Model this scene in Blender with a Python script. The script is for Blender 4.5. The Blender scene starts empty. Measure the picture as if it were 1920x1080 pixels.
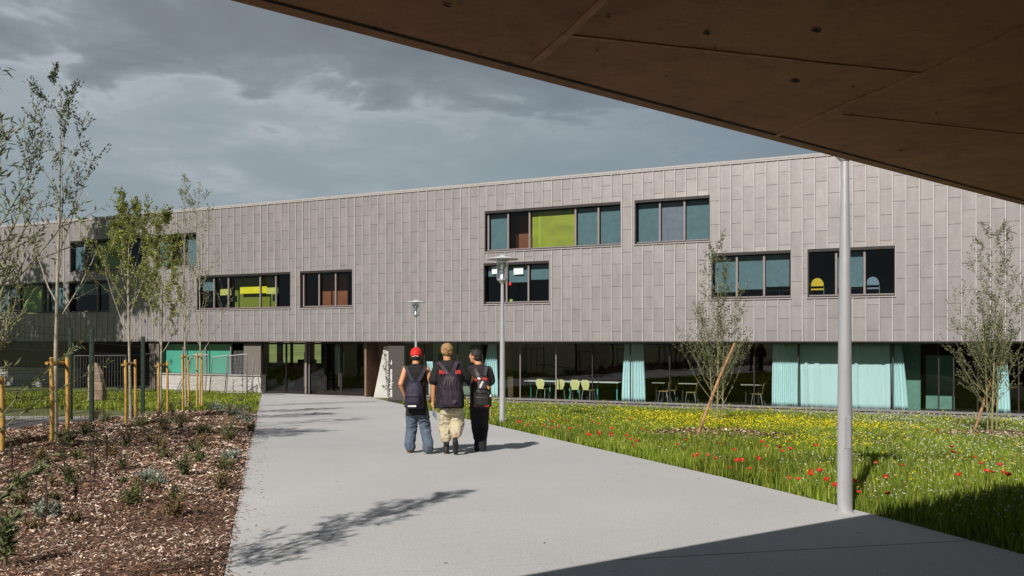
import bpy, bmesh, math, random
import numpy as np
from mathutils import Vector, Matrix, noise as mnoise

SC = bpy.context.scene
COL = SC.collection
# ------------------------------------------------------------------ camera, world, sun, exposure
F = 1493.33            # focal length in photo pixels (28 mm on 36 mm)
EYE = 2.5              # eye height above the ground at the facade
SUN_EL = math.radians(39.0)
SUN_H = Vector((0.47, 0.8827, 0.0)).normalized()     # the way the light travels, seen from above
SUN_V = Vector((SUN_H.x*math.cos(SUN_EL), SUN_H.y*math.cos(SUN_EL), -math.sin(SUN_EL)))

cam_d = bpy.data.cameras.new('camera'); cam = bpy.data.objects.new('camera', cam_d); COL.objects.link(cam)
cam.location = (0, 0, EYE); cam.rotation_euler = (math.radians(90), 0, 0)
cam_d.lens = 28; cam_d.sensor_width = 36; cam_d.sensor_fit = 'HORIZONTAL'
cam_d.shift_y = 100/1920; cam_d.clip_start = 0.05; cam_d.clip_end = 4000
SC.camera = cam

world = bpy.data.worlds.new('World'); SC.world = world; world.use_nodes = True
def build_world():
    nt = world.node_tree; nt.nodes.clear(); N = nt.nodes.new; L = nt.links.new
    out = N('ShaderNodeOutputWorld'); bg = N('ShaderNodeBackground'); L(bg.outputs[0], out.inputs[0])
    sky = N('ShaderNodeTexSky'); sky.sky_type = 'NISHITA'; sky.sun_disc = False
    sky.sun_elevation = SUN_EL; sky.sun_rotation = math.atan2(-SUN_H.x, -SUN_H.y)
    tc = N('ShaderNodeTexCoord'); sep = N('ShaderNodeSeparateXYZ'); L(tc.outputs['Generated'], sep.inputs[0])
    def M(op, a, b=None, clamp=False):
        n = N('ShaderNodeMath'); n.operation = op; n.use_clamp = clamp
        for i, v in enumerate((a, b)):
            if v is None: continue
            if isinstance(v, (int, float)): n.inputs[i].default_value = v
            else: L(v, n.inputs[i])
        return n.outputs[0]
    zc = M('MAXIMUM', sep.outputs[2], 0.0)
    den = M('ADD', zc, 0.12)
    px = M('DIVIDE', sep.outputs[0], den); py = M('DIVIDE', sep.outputs[1], den)
    cb = N('ShaderNodeCombineXYZ'); L(px, cb.inputs[0]); L(py, cb.inputs[1]); cb.inputs[2].default_value = 3.7
    def noise(scale, det, rough, dist=0.0, vec=None):
        n = N('ShaderNodeTexNoise'); n.inputs['Scale'].default_value = scale; n.inputs['Detail'].default_value = det
        n.inputs['Roughness'].default_value = rough; n.inputs['Distortion'].default_value = dist
        L(vec or cb.outputs[0], n.inputs['Vector']); return n.outputs[0]
    big = noise(0.8, 6, 0.50, 0.25)
    fine = noise(3.2, 9, 0.60, 0.35)
    def ramp(fac, stops):
        r = N('ShaderNodeValToRGB'); L(fac, r.inputs[0]); e = r.color_ramp.elements
        while len(e) < len(stops): e.new(0.5)
        for i, (p, c) in enumerate(stops): e[i].position = p; e[i].color = (*c, 1)
        return r.outputs[0]
    def mix(f, a, b):
        n = N('ShaderNodeMix'); n.data_type = 'RGBA'
        if isinstance(f, (int, float)): n.inputs[0].default_value = f
        else: L(f, n.inputs[0])
        L(a, n.inputs[6]) if not isinstance(a, tuple) else setattr(n.inputs[6], 'default_value', (*a, 1))
        L(b, n.inputs[7]) if not isinstance(b, tuple) else setattr(n.inputs[7], 'default_value', (*b, 1))
        return n.outputs[2]
    az = M('DIVIDE', sep.outputs[0], M('MAXIMUM', sep.outputs[1], 0.2))
    elv = M('DIVIDE', zc, M('MAXIMUM', sep.outputs[1], 0.25))
    # heavy bank higher up, thin bright veil under it
    rise = M('MULTIPLY', M('SUBTRACT', elv, 0.25), 7.0, True)
    comb = M('ADD', M('ADD', M('MULTIPLY', big, 0.62), M('MULTIPLY', fine, 0.38)), M('MULTIPLY', rise, 0.115))
    cloud = ramp(comb, [(0.30, (0.29, 0.35, 0.375)), (0.44, (0.31, 0.365, 0.39)), (0.52, (0.36, 0.41, 0.435)), (0.565, (0.43, 0.475, 0.50)), (0.60, (0.28, 0.315, 0.34)), (0.65, (0.225, 0.25, 0.27)), (0.75, (0.185, 0.205, 0.225))])
    veil = (0.155, 0.205, 0.245)
    right = M('MULTIPLY', M('ADD', az, 0.22), 1.75, True)
    low = M('SUBTRACT', 1.0, M('MULTIPLY', zc, 4.2), True)
    vf = M('MULTIPLY', M('MAXIMUM', right, M('MULTIPLY', low, 0.55)), 0.93, True)
    wsp = noise(1.1, 5, 0.5, 0.2)
    veilc = mix(M('MULTIPLY', wsp, 0.45), veil, (0.30, 0.36, 0.40))
    c = mix(vf, cloud, veilc)
    # the sky above the cloud deck still adds its own blue
    s = N('ShaderNodeVectorMath'); s.operation = 'SCALE'; L(sky.outputs[0], s.inputs[0]); s.inputs['Scale'].default_value = 0.08
    allc = mix(0.90, s.outputs[0], c)
    # overhead the deck is dark and heavy
    hi = M('MULTIPLY', M('SUBTRACT', zc, 0.45), 3.0, True)
    allc = mix(M('MULTIPLY', hi, 0.85), allc, (0.07, 0.085, 0.105))
    # unseen sky behind the viewer, darkened to deepen shade and reflections
    rear = M('MULTIPLY', M('SUBTRACT', 0.15, sep.outputs[1]), 2.5, True)
    allc = mix(M('MULTIPLY', rear, 0.80), allc, (0.075, 0.10, 0.125))
    L(allc, bg.inputs[0]); bg.inputs[1].default_value = 1.0
build_world()

sl = bpy.data.lights.new('sun', 'SUN'); sun = bpy.data.objects.new('sun', sl); COL.objects.link(sun)
sl.energy = 4.9; sl.angle = math.radians(0.5); sl.color = (1.0, 0.945, 0.885)
sun.rotation_euler = SUN_V.to_track_quat('-Z', 'Y').to_euler(); sun.location = (-10, -20, 20)
SC.view_settings.view_transform = 'Standard'; SC.view_settings.look = 'None'
SC.view_settings.exposure = 0.0; SC.view_settings.gamma = 1.0; SC.view_settings.use_curve_mapping = False
SC.render.engine = 'CYCLES'
SC.cycles.max_bounces = 8; SC.cycles.transparent_max_bounces = 16; SC.cycles.diffuse_bounces = 4
SC.cycles.caustics_reflective = False; SC.cycles.caustics_refractive = False
SC.cycles.sample_clamp_indirect = 6.0

# ------------------------------------------------------------------ geometry of the place
ANG = math.atan(0.4378); CA, SA = math.cos(ANG), math.sin(ANG)
O3 = Vector((0, 32.2, 0)); U3 = Vector((CA, -SA, 0)); W3 = Vector((-SA, -CA, 0))   # along the facade, and out of it
def gz(X, Y):
    n = (32.2 - 0.4378*X - Y)*CA
    v = (0.9 - 0.043*n)/0.03
    if v > 40: z = 0.043*n
    else: z = 0.9 - 0.03*math.log1p(math.exp(v)) if v > -40 else 0.9
    return max(0.0, z)
def unp(x, y, dz=0.0):
    """photo pixel -> point on the ground"""
    k = (x-960)/F; m = (640-y)/F; lo, hi = 0.5, 400
    g = lambda Y: EYE + m*Y - gz(k*Y, Y) - dz
    for _ in range(60):
        mid = (lo+hi)/2
        if g(mid) > 0: lo = mid
        else: hi = mid
    return Vector((k*lo, lo, gz(k*lo, lo)+dz))
def at(x, y, Y): return Vector(((x-960)/F*Y, Y, EYE+(640-y)/F*Y))
def facY(x, d=0.0):                       # depth of the plane d metres behind the facade, on photo column x
    k = (x-960)/F; return (32.2*CA + d)/(SA*k + CA)
def tX(x, d=0.0):                         # facade coordinate t of photo column x
    Y = facY(x, d); return (Vector(((x-960)/F*Y, Y, 0)) - O3).dot(U3)
def zY(x, y, d=0.0): return EYE + (640-y)/F*facY(x, d)
def loc_t(p):                             # world point -> facade coordinates (t, depth behind)
    q = Vector((p[0], p[1], 0)) - O3; return q.dot(U3), -q.dot(W3)
def wpt(t, d, z=0.0):
    v = O3 + U3*t - W3*d; return Vector((v.x, v.y, z))

# ------------------------------------------------------------------ materials
def newmat(name):
    m = bpy.data.materials.new(name); m.use_nodes = True
    return m, m.node_tree, m.node_tree.nodes['Principled BSDF']
MATS = {}
def mat(name, col, rough=0.7, metal=0.0, var=0.12, scale=8.0, bump=0.0, bscale=60.0, spec=0.5, coord='Object', trans=0.0, var2=None, stretch=None, sheen=0.0, island=False):
    if name in MATS: return MATS[name]
    m, nt, b = newmat(name); N = nt.nodes.new; L = nt.links.new
    tc = N('ShaderNodeTexCoord'); src = tc.outputs[coord]
    if stretch:
        mp = N('ShaderNodeMapping'); mp.inputs['Scale'].default_value = stretch; L(src, mp.inputs[0]); src = mp.outputs[0]
    n = N('ShaderNodeTexNoise'); n.inputs['Scale'].default_value = scale; n.inputs['Detail'].default_value = 6; n.inputs['Roughness'].default_value = 0.6
    L(src, n.inputs['Vector'])
    r = N('ShaderNodeValToRGB'); L(n.outputs[0], r.inputs[0])
    lo = tuple(c*(1-var*1.6) for c in col); hi = tuple(min(1, c*(1+var*1.6)) for c in col)
    if var2: lo = var2
    r.color_ramp.elements[0].position = 0.28; r.color_ramp.elements[1].position = 0.72
    r.color_ramp.elements[0].color = (*lo, 1); r.color_ramp.elements[1].color = (*hi, 1)
    c = r.outputs[0]
    if island:
        g = N('ShaderNodeNewGeometry'); mx = N('ShaderNodeMix'); mx.data_type = 'RGBA'; mx.blend_type = 'MULTIPLY'; mx.inputs[0].default_value = 1
        rr = N('ShaderNodeMapRange'); rr.inputs[3].default_value = 0.55; rr.inputs[4].default_value = 1.45; L(g.outputs['Random Per Island'], rr.inputs[0])
        L(c, mx.inputs[6]); L(rr.outputs[0], mx.inputs[7]); c = mx.outputs[2]
    L(c, b.inputs['Base Color'])
    b.inputs['Roughness'].default_value = rough; b.inputs['Metallic'].default_value = metal
    b.inputs['Specular IOR Level'].default_value = spec
    if bump:
        n2 = N('ShaderNodeTexNoise'); n2.inputs['Scale'].default_value = bscale; n2.inputs['Detail'].default_value = 5; L(src, n2.inputs['Vector'])
        bp = N('ShaderNodeBump'); bp.inputs['Strength'].default_value = bump; bp.inputs['Distance'].default_value = 0.02
        L(n2.outputs[0], bp.inputs['Height']); L(bp.outputs[0], b.inputs['Normal'])
    if trans:
        tr = N('ShaderNodeBsdfTranslucent'); L(c, tr.inputs[0]); ms = N('ShaderNodeMixShader'); ms.inputs[0].default_value = trans
        out = nt.nodes['Material Output']; L(b.outputs[0], ms.inputs[1]); L(tr.outputs[0], ms.inputs[2]); L(ms.outputs[0], out.inputs[0])
    MATS[name] = m; return m
def glass(name, tint=(0.8, 0.88, 0.88), refl=1.0, rough=0.0):
    if name in MATS: return MATS[name]
    m, nt, b = newmat(name); m.use_transparent_shadow = True; nt.nodes.remove(b); N = nt.nodes.new; L = nt.links.new
    tr = N('ShaderNodeBsdfTransparent'); tr.inputs[0].default_value = (*tint, 1)
    gl = N('ShaderNodeBsdfGlossy'); gl.inputs['Roughness'].default_value = rough; gl.inputs[0].default_value = (refl, refl, refl, 1)
    lw_ = N('ShaderNodeLayerWeight'); lw_.inputs[0].default_value = 0.5
    pw_ = N('ShaderNodeMath'); pw_.operation = 'POWER'; L(lw_.outputs['Facing'], pw_.inputs[0]); pw_.inputs[1].default_value = 4.0
    fr = N('ShaderNodeMath'); fr.operation = 'MULTIPLY_ADD'; L(pw_.outputs[0], fr.inputs[0]); fr.inputs[1].default_value = 0.92; fr.inputs[2].default_value = 0.07
    tc = N('ShaderNodeTexCoord'); n = N('ShaderNodeTexNoise'); n.inputs['Scale'].default_value = 0.7; n.inputs['Detail'].default_value = 1
    L(tc.outputs['Object'], n.inputs['Vector'])
    bp = N('ShaderNodeBump'); bp.inputs['Strength'].default_value = 0.08; bp.inputs['Distance'].default_value = 0.05; L(n.outputs[0], bp.inputs['Height']); L(bp.outputs[0], gl.inputs['Normal'])
    ms = N('ShaderNodeMixShader'); L(fr.outputs[0], ms.inputs[0]); L(tr.outputs[0], ms.inputs[1]); L(gl.outputs[0], ms.inputs[2])
    L(ms.outputs[0], nt.nodes['Material Output'].inputs[0]); MATS[name] = m; return m

# ------------------------------------------------------------------ mesh helpers
class MB:
    def __init__(s): s.v = []; s.f = []; s.mi = []
    def add(s, vs, fs, mi=0):
        o = len(s.v); s.v += [tuple(p) for p in vs]; s.f += [tuple(i+o for i in f) for f in fs]; s.mi += [mi]*len(fs); return s
    def box(s, x0, x1, y0, y1, z0, z1, mi=0):
        return s.add([(x0,y0,z0),(x1,y0,z0),(x1,y1,z0),(x0,y1,z0),(x0,y0,z1),(x1,y0,z1),(x1,y1,z1),(x0,y1,z1)],
                     [(0,3,2,1),(4,5,6,7),(0,1,5,4),(1,2,6,5),(2,3,7,6),(3,0,4,7)], mi)
    def quad(s, a, b, c, d, mi=0): return s.add([a,b,c,d], [(0,1,2,3)], mi)
    def tube(s, pts, radii, n=8, mi=0, cap=True):
        pts = [Vector(p) for p in pts]
        if not hasattr(radii, '__len__'): radii = [radii]*len(pts)
        vs = []; fs = []; prev = None
        for i, p in enumerate(pts):
            d = (pts[min(i+1, len(pts)-1)] - pts[max(i-1, 0)]).normalized()
            if prev is None: a = d.orthogonal().normalized()
            else:
                a = prev - d*prev.dot(d); a = a.normalized() if a.length > 1e-6 else d.orthogonal().normalized()
            prev = a; b = d.cross(a)
            for k in range(n):
                th = 2*math.pi*k/n; vs.append(p + (a*math.cos(th)+b*math.sin(th))*radii[i])
        for i in range(len(pts)-1):
            for k in range(n): fs.append((i*n+k, i*n+(k+1)%n, (i+1)*n+(k+1)%n, (i+1)*n+k))
        if cap: fs.append(tuple(range(n-1, -1, -1))); fs.append(tuple((len(pts)-1)*n+k for k in range(n)))
        return s.add(vs, fs, mi)
    def lathe(s, prof, n=24, c=(0,0,0), mi=0):
        vs = []; fs = []
        for r, z in prof:
            for k in range(n): th = 2*math.pi*k/n; vs.append((c[0]+r*math.cos(th), c[1]+r*math.sin(th), c[2]+z))
        for i in range(len(prof)-1):
            for k in range(n): fs.append((i*n+k, i*n+(k+1)%n, (i+1)*n+(k+1)%n, (i+1)*n+k))
        return s.add(vs, fs, mi)
    def bar(s, p, q, w, h, mi=0):
        """rectangular bar from p to q"""
        p, q = Vector(p), Vector(q); d = (q-p).normalized(); up = Vector((0,0,1)) if abs(d.z) < 0.95 else Vector((0,1,0))
        a = d.cross(up).normalized(); b = a.cross(d)
        vs = [e + a*w/2*i + b*h/2*j for e in (p, q) for i, j in ((-1,-1),(1,-1),(1,1),(-1,1))]
        return s.add(vs, [(0,1,2,3),(7,6,5,4),(0,4,5,1),(1,5,6,2),(2,6,7,3),(3,7,4,0)], mi)
    def prism(s, poly, off, mi=0):
        """polygon of 3-D points extruded by vector off"""
        n = len(poly); P = [Vector(p) for p in poly]; off = Vector(off)
        return s.add(P + [p+off for p in P], [tuple(range(n)), tuple(range(2*n-1, n-1, -1))] + [(i, i+n, (i+1)%n+n, (i+1)%n) for i in range(n)], mi)
    def build(s, name, m, parent=None, smooth=False, loc=None, bevel=0):
        me = bpy.data.meshes.new(name); me.from_pydata(s.v, [], s.f)
        for x in (m if isinstance(m, (list, tuple)) else [m]): me.materials.append(x)
        if any(s.mi): me.polygons.foreach_set('material_index', s.mi)
        if smooth:
            me.polygons.foreach_set('use_smooth', [True]*len(me.polygons))
        me.update()
        o = bpy.data.objects.new(name, me); COL.objects.link(o); o.parent = parent
        if loc is not None: o.location = loc
        if smooth and smooth != 'all':
            me.set_sharp_from_angle(angle=math.radians(40))
        if bevel:
            b = o.modifiers.new('bevel', 'BEVEL'); b.width = bevel; b.segments = 2; b.limit_method = 'ANGLE'
        return o
def npmesh(name, V, FQ, m, parent=None, mi=None, smooth=False):
    """V (n,3) array, FQ (k,3) or (k,4) array"""
    me = bpy.data.meshes.new(name); V = np.asarray(V, np.float32); FQ = np.asarray(FQ, np.int32); k, w = FQ.shape
    me.vertices.add(len(V)); me.vertices.foreach_set('co', V.ravel())
    me.loops.add(k*w); me.loops.foreach_set('vertex_index', FQ.ravel())
    me.polygons.add(k); me.polygons.foreach_set('loop_start', np.arange(0, k*w, w, dtype=np.int32))
    try: me.polygons.foreach_set('loop_total', np.full(k, w, np.int32))
    except Exception: pass
    for x in (m if isinstance(m, (list, tuple)) else [m]): me.materials.append(x)
    if mi is not None: me.polygons.foreach_set('material_index', np.asarray(mi, np.int32))
    me.polygons.foreach_set('use_smooth', np.full(k, bool(smooth)))
    me.update(calc_edges=True); me.validate()
    o = bpy.data.objects.new(name, me); COL.objects.link(o); o.parent = parent; return o
def tag(o, label=None, cat=None, group=None, kind=None):
    if label: o['label'] = label
    if cat: o['category'] = cat
    if group: o['group'] = group
    if kind: o['kind'] = kind
    return o
def empty(name, loc=(0,0,0), rz=0.0, label=None, cat=None, group=None):
    o = bpy.data.objects.new(name, None); COL.objects.link(o); o.location = loc; o.rotation_euler = (0,0,rz); o.empty_display_size = 0.2
    return tag(o, label, cat, group)
def copy_tree(o, parent=None):
    c = o.copy(); COL.objects.link(c); c.parent = parent
    for ch in list(o.children): copy_tree(ch, c)
    return c
def text_mesh(body, size, ext=0.004, name='lettering', bold=0.0):
    cu = bpy.data.curves.new('t', 'FONT'); cu.body = body; cu.size = size; cu.extrude = ext; cu.offset = bold
    to = bpy.data.objects.new('t', cu); COL.objects.link(to); bpy.context.view_layer.update()
    me = bpy.data.meshes.new_from_object(to.evaluated_get(bpy.context.evaluated_depsgraph_get()))
    bpy.data.objects.remove(to); bpy.data.curves.remove(cu); me.name = name; return me
# ------------------------------------------------------------------ ground
# The path is a straight walk; its two edges as world lines
PL0, PL1 = unp(490, 741), unp(436, 1000)
PR0, PR1 = unp(940, 802), unp(1821, 1018)
def lerp_line(a, b, Y): s = (Y-a.y)/(b.y-a.y); return a.x + (b.x-a.x)*s
def left_x(Y): return lerp_line(PL0, PL1, Y)
def right_x(Y): return lerp_line(PR0, PR1, Y)

def grid_sheet(name, xa, xb, ya, yb, nx, ny, dz, m, keep=None, bump=None, kind=None):
    xs = np.linspace(xa, xb, nx); ys = np.linspace(ya, yb, ny); V = []
    for y in ys:
        for x in xs: V.append((x, y, gz(x, y)+dz+(bump(x, y) if bump else 0)))
    Fq = [(j*nx+i, j*nx+i+1, (j+1)*nx+i+1, (j+1)*nx+i) for j in range(ny-1) for i in range(nx-1)]
    return npmesh(name, V, Fq, m)
def ribbon_sheet(name, fL, fR, ys, dz, m, nx=12, bump=None, thick=0.0):
    """sheet between two edge functions x(Y)"""
    V = []
    for y in ys:
        a, b = fL(y), fR(y)
        for i in range(nx):
            x = a+(b-a)*i/(nx-1); V.append((x, y, gz(x, y)+dz+(bump(x, y) if bump else 0)))
    n = len(ys); Fq = [(j*nx+i, j*nx+i+1, (j+1)*nx+i+1, (j+1)*nx+i) for j in range(n-1) for i in range(nx-1)]
    if thick:
        base = len(V); per = [j*nx for j in range(n)]; perr = [j*nx+nx-1 for j in range(n)]
        for lst in (per, perr):
            s0 = len(V)
            for q in lst: V.append((V[q][0], V[q][1], V[q][2]-thick))
            for j in range(n-1):
                f = (lst[j], lst[j+1], s0+j+1, s0+j); Fq.append(f if lst is per else f[::-1])
        for row in (0, n-1):
            s0 = len(V)
            for i in range(nx): q = row*nx+i; V.append((V[q][0], V[q][1], V[q][2]-thick))
            for i in range(nx-1):
                f = (row*nx+i, row*nx+i+1, s0+i+1, s0+i); Fq.append(f[::-1] if row == 0 else f)
    return npmesh(name, V, Fq, m)

M_soil = mat('soil', (0.125, 0.14, 0.035), 0.95, var=0.25, scale=3, bump=0.5, bscale=30, var2=(0.06, 0.07, 0.02))
M_grassland = mat('far_grass', (0.17, 0.20, 0.05), 0.95, var=0.3, scale=0.15)
def ground():
    xs = sorted(set([-900, -500, -250, -120, -80] + list(np.arange(-60, 61, 3.0)) + [80, 120, 250, 500, 900]))
    ys = sorted(set([-400, -200, -100, -60] + list(np.arange(-40, 61, 1.5)) + [75, 100, 140, 200, 300, 450, 700, 1100]))
    V = [(x, y, gz(x, y)) for y in ys for x in xs]; nx = len(xs)
    Fq = [(j*nx+i, j*nx+i+1, (j+1)*nx+i+1, (j+1)*nx+i) for j in range(len(ys)-1) for i in range(nx-1)]
    o = npmesh('ground', V, Fq, M_soil); tag(o, kind='structure')
ground()

def path_material():
    m, nt, b = newmat('path_concrete'); N = nt.nodes.new; L = nt.links.new
    tc = N('ShaderNodeTexCoord')
    def noise(s, d, r=0.6):
        n = N('ShaderNodeTexNoise'); n.inputs['Scale'].default_value = s; n.inputs['Detail'].default_value = d; n.inputs['Roughness'].default_value = r; L(tc.outputs['Object'], n.inputs['Vector']); return n.outputs[0]
    r1 = N('ShaderNodeValToRGB'); L(noise(0.35, 5), r1.inputs[0])
    r1.color_ramp.elements[0].color = (0.44, 0.435, 0.43, 1); r1.color_ramp.elements[1].color = (0.51, 0.505, 0.50, 1)
    r1.color_ramp.elements[0].position = 0.3; r1.color_ramp.elements[1].position = 0.7
    r2 = N('ShaderNodeValToRGB'); L(noise(70, 3, 0.7), r2.inputs[0]); r2.color_ramp.elements[0].color = (0.80, 0.80, 0.80, 1); r2.color_ramp.elements[1].color = (1.08, 1.08, 1.08, 1)
    r2.color_ramp.elements[0].position = 0.3; r2.color_ramp.elements[1].position = 0.6
    v = N('ShaderNodeTexVoronoi'); v.inputs['Scale'].default_value = 9; L(tc.outputs['Object'], v.inputs['Vector'])
    r3 = N('ShaderNodeValToRGB'); L(v.outputs['Distance'], r3.inputs[0]); r3.color_ramp.elements[0].color = (0.55, 0.53, 0.5, 1); r3.color_ramp.elements[1].color = (1, 1, 1, 1)
    r3.color_ramp.elements[0].position = 0.035; r3.color_ramp.elements[1].position = 0.06
    a = N('ShaderNodeMix'); a.data_type = 'RGBA'; a.blend_type = 'MULTIPLY'; a.inputs[0].default_value = 1; L(r1.outputs[0], a.inputs[6]); L(r2.outputs[0], a.inputs[7])
    c = N('ShaderNodeMix'); c.data_type = 'RGBA'; c.blend_type = 'MULTIPLY'; c.inputs[0].default_value = 1; L(a.outputs[2], c.inputs[6]); L(r3.outputs[0], c.inputs[7])
    L(c.outputs[2], b.inputs['Base Color']); b.inputs['Roughness'].default_value = 0.85
    bp = N('ShaderNodeBump'); bp.inputs['Strength'].default_value = 0.25; bp.inputs['Distance'].default_value = 0.01; L(noise(120, 3), bp.inputs['Height']); L(bp.outputs[0], b.inputs['Normal'])
    return m
M_path = path_material()
# joint across the path, in the shade of the canopy: photo line (1000,1062)-(1821,1018)
J0, J1 = unp(1000, 1064), unp(1821, 1018)
jdir = (J1-J0); jn = Vector((jdir.y, -jdir.x, 0)).normalized()
def build_path():
    # beyond the joint (towards the building) and before it (towards and behind the camera)
    def jY(x): return J0.y + (x-J0.x)*jdir.y/jdir.x
    def rows(y0s, y1s, n, dz):
        pass
    m = M_path; V = []; nx = 16; ny = 46
    def sheet(ylo, yhi, name):
        V = []
        for j in range(ny):
            for i in range(nx):
                s = i/(nx-1); r = j/(ny-1)
                # solve for Y so that rows follow the joint line at the near end
                Y = None; xg = -4 + s*12
                y = 8.0
                for _ in range(12):
                    x = left_x(y) + (right_x(y)-left_x(y))*s
                    y = ylo(x) + (yhi(x)-ylo(x))*r
                x = left_x(y) + (right_x(y)-left_x(y))*s
                V.append((x, y, gz(x, y)+0.02))
        Fq = [(j*nx+i, j*nx+i+1, (j+1)*nx+i+1, (j+1)*nx+i) for j in range(ny-1) for i in range(nx-1)]
        n0 = len(V); side = [j*nx for j in range(ny)], [j*nx+nx-1 for j in range(ny)]
        for lst, fl in ((side[0], False), (side[1], True), (list(range(nx)), True), (list(range((ny-1)*nx, ny*nx)), False)):
            s0 = len(V); V += [(V[q][0], V[q][1], V[q][2]-0.06) for q in lst]
            for j in range(len(lst)-1):
                f = (lst[j], lst[j+1], s0+j+1, s0+j); Fq.append(f[::-1] if fl else f)
        return npmesh(name, V, Fq, m)
    o = sheet(lambda x: jY(x)+0.007, lambda x: 32.2-0.4378*x+0.9 if x > -13.5 else 39.5, 'path'); tag(o, kind='structure')
    o = sheet(lambda x: -14.0, lambda x: jY(x)-0.007, 'path'); tag(o, kind='structure')
build_path()

# asphalt lane and its kerb behind the mesh fence (left)
def poly_sheet(name, pts, dz, m):
    """convex polygon of photo pixels laid on the ground, subdivided"""
    P = [unp(*p) for p in pts]; bm = bmesh.new(); vs = [bm.verts.new(p) for p in P]; bm.faces.new(vs)
    bmesh.ops.triangulate(bm, faces=bm.faces[:])
    for _ in range(4): bmesh.ops.subdivide_edges(bm, edges=bm.edges[:], cuts=1, use_grid_fill=True)
    for v in bm.verts: v.co.z = gz(v.co.x, v.co.y)+dz
    bmesh.ops.recalc_face_normals(bm, faces=bm.faces[:])
    me = bpy.data.meshes.new(name); bm.to_mesh(me); bm.free(); me.materials.append(m)
    if sum(p.normal.z for p in me.polygons) < 0: me.flip_normals()
    o = bpy.data.objects.new(name, me); COL.objects.link(o); return o
M_asph = mat('asphalt', (0.10, 0.095, 0.10), 0.9, var=0.25, scale=4, bump=0.4, bscale=90)
M_kerb = mat('kerb', (0.42, 0.40, 0.38), 0.9, var=0.15, scale=6)
tag(poly_sheet('road', [(-500, 794), (-500, 1000), (40, 838), (180, 806), (262, 792), (262, 786)], 0.008, M_asph), kind='structure')
kb = MB(); 
for (a, b, w, h) in (((-500, 792), (262, 785), 0.12, 0.07), ((-300, 862), (240, 790), 0.05, 0.03)):
    A, B = unp(*a), unp(*b); n = 24
    for i in range(n):
        p, q = A.lerp(B, i/n), A.lerp(B, (i+0.985)/n); p.z = gz(p.x, p.y)+h/2; q.z = gz(q.x, q.y)+h/2; kb.bar(p, q, w, h)
tag(kb.build('kerb', M_kerb), kind='structure')

# mulch bed
BED = [(484, 768), (380, 773), (300, 779), (262, 790), (180, 806), (40, 838), (-400, 945)]
BEDW = [unp(*p) for p in BED]
def bed_far(x):
    """world Y of the far edge of the bed at world x"""
    for a, b in zip(BEDW[1:], BEDW[:-1]):
        if a.x <= x <= b.x: return a.y + (b.y-a.y)*(x-a.x)/(b.x-a.x+1e-9)
    return BEDW[-1].y if x < BEDW[-1].x else BEDW[0].y
M_bark = mat('bark_ground', (0.14, 0.075, 0.045), 0.95, var=0.5, scale=25, bump=1.0, bscale=60, var2=(0.02, 0.01, 0.006))
def bump_bed(x, y): return 0.05*mnoise.noise(Vector((x*0.6, y*0.6, 1.0))) + 0.03*mnoise.noise(Vector((x*2, y*2, 3.0)))
def bed_lift(x, y):
    e = min(1.0, max(0.0, (left_x(y)-x)/0.35)); e2 = min(1.0, max(0.0, (bed_far(x)-y)/0.6))
    return 0.012 + min(e, e2)*(0.06+bump_bed(x, y))
def build_bed():
    V = []; nx, ny = 90, 110
    for j in range(ny):
        for i in range(nx):
            s = (i/(nx-1)); r = j/(ny-1)
            x = -14 + 13*s
            yf = bed_far(x); y = -4 + (yf+4)*r
            xx = min(x, left_x(y)-0.01); V.append((xx, y, gz(xx, y)+bed_lift(xx, y)))
    Fq = [(j*nx+i, j*nx+i+1, (j+1)*nx+i+1, (j+1)*nx+i) for j in range(ny-1) for i in range(nx-1)]
    # drop collapsed quads on the path side
    keep = [f for f in Fq if max(V[k][0] for k in f)-min(V[k][0] for k in f) > 1e-4]
    o = npmesh('mulch_bed', V, keep, M_bark, smooth=True); tag(o, kind='structure')
build_bed()

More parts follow.
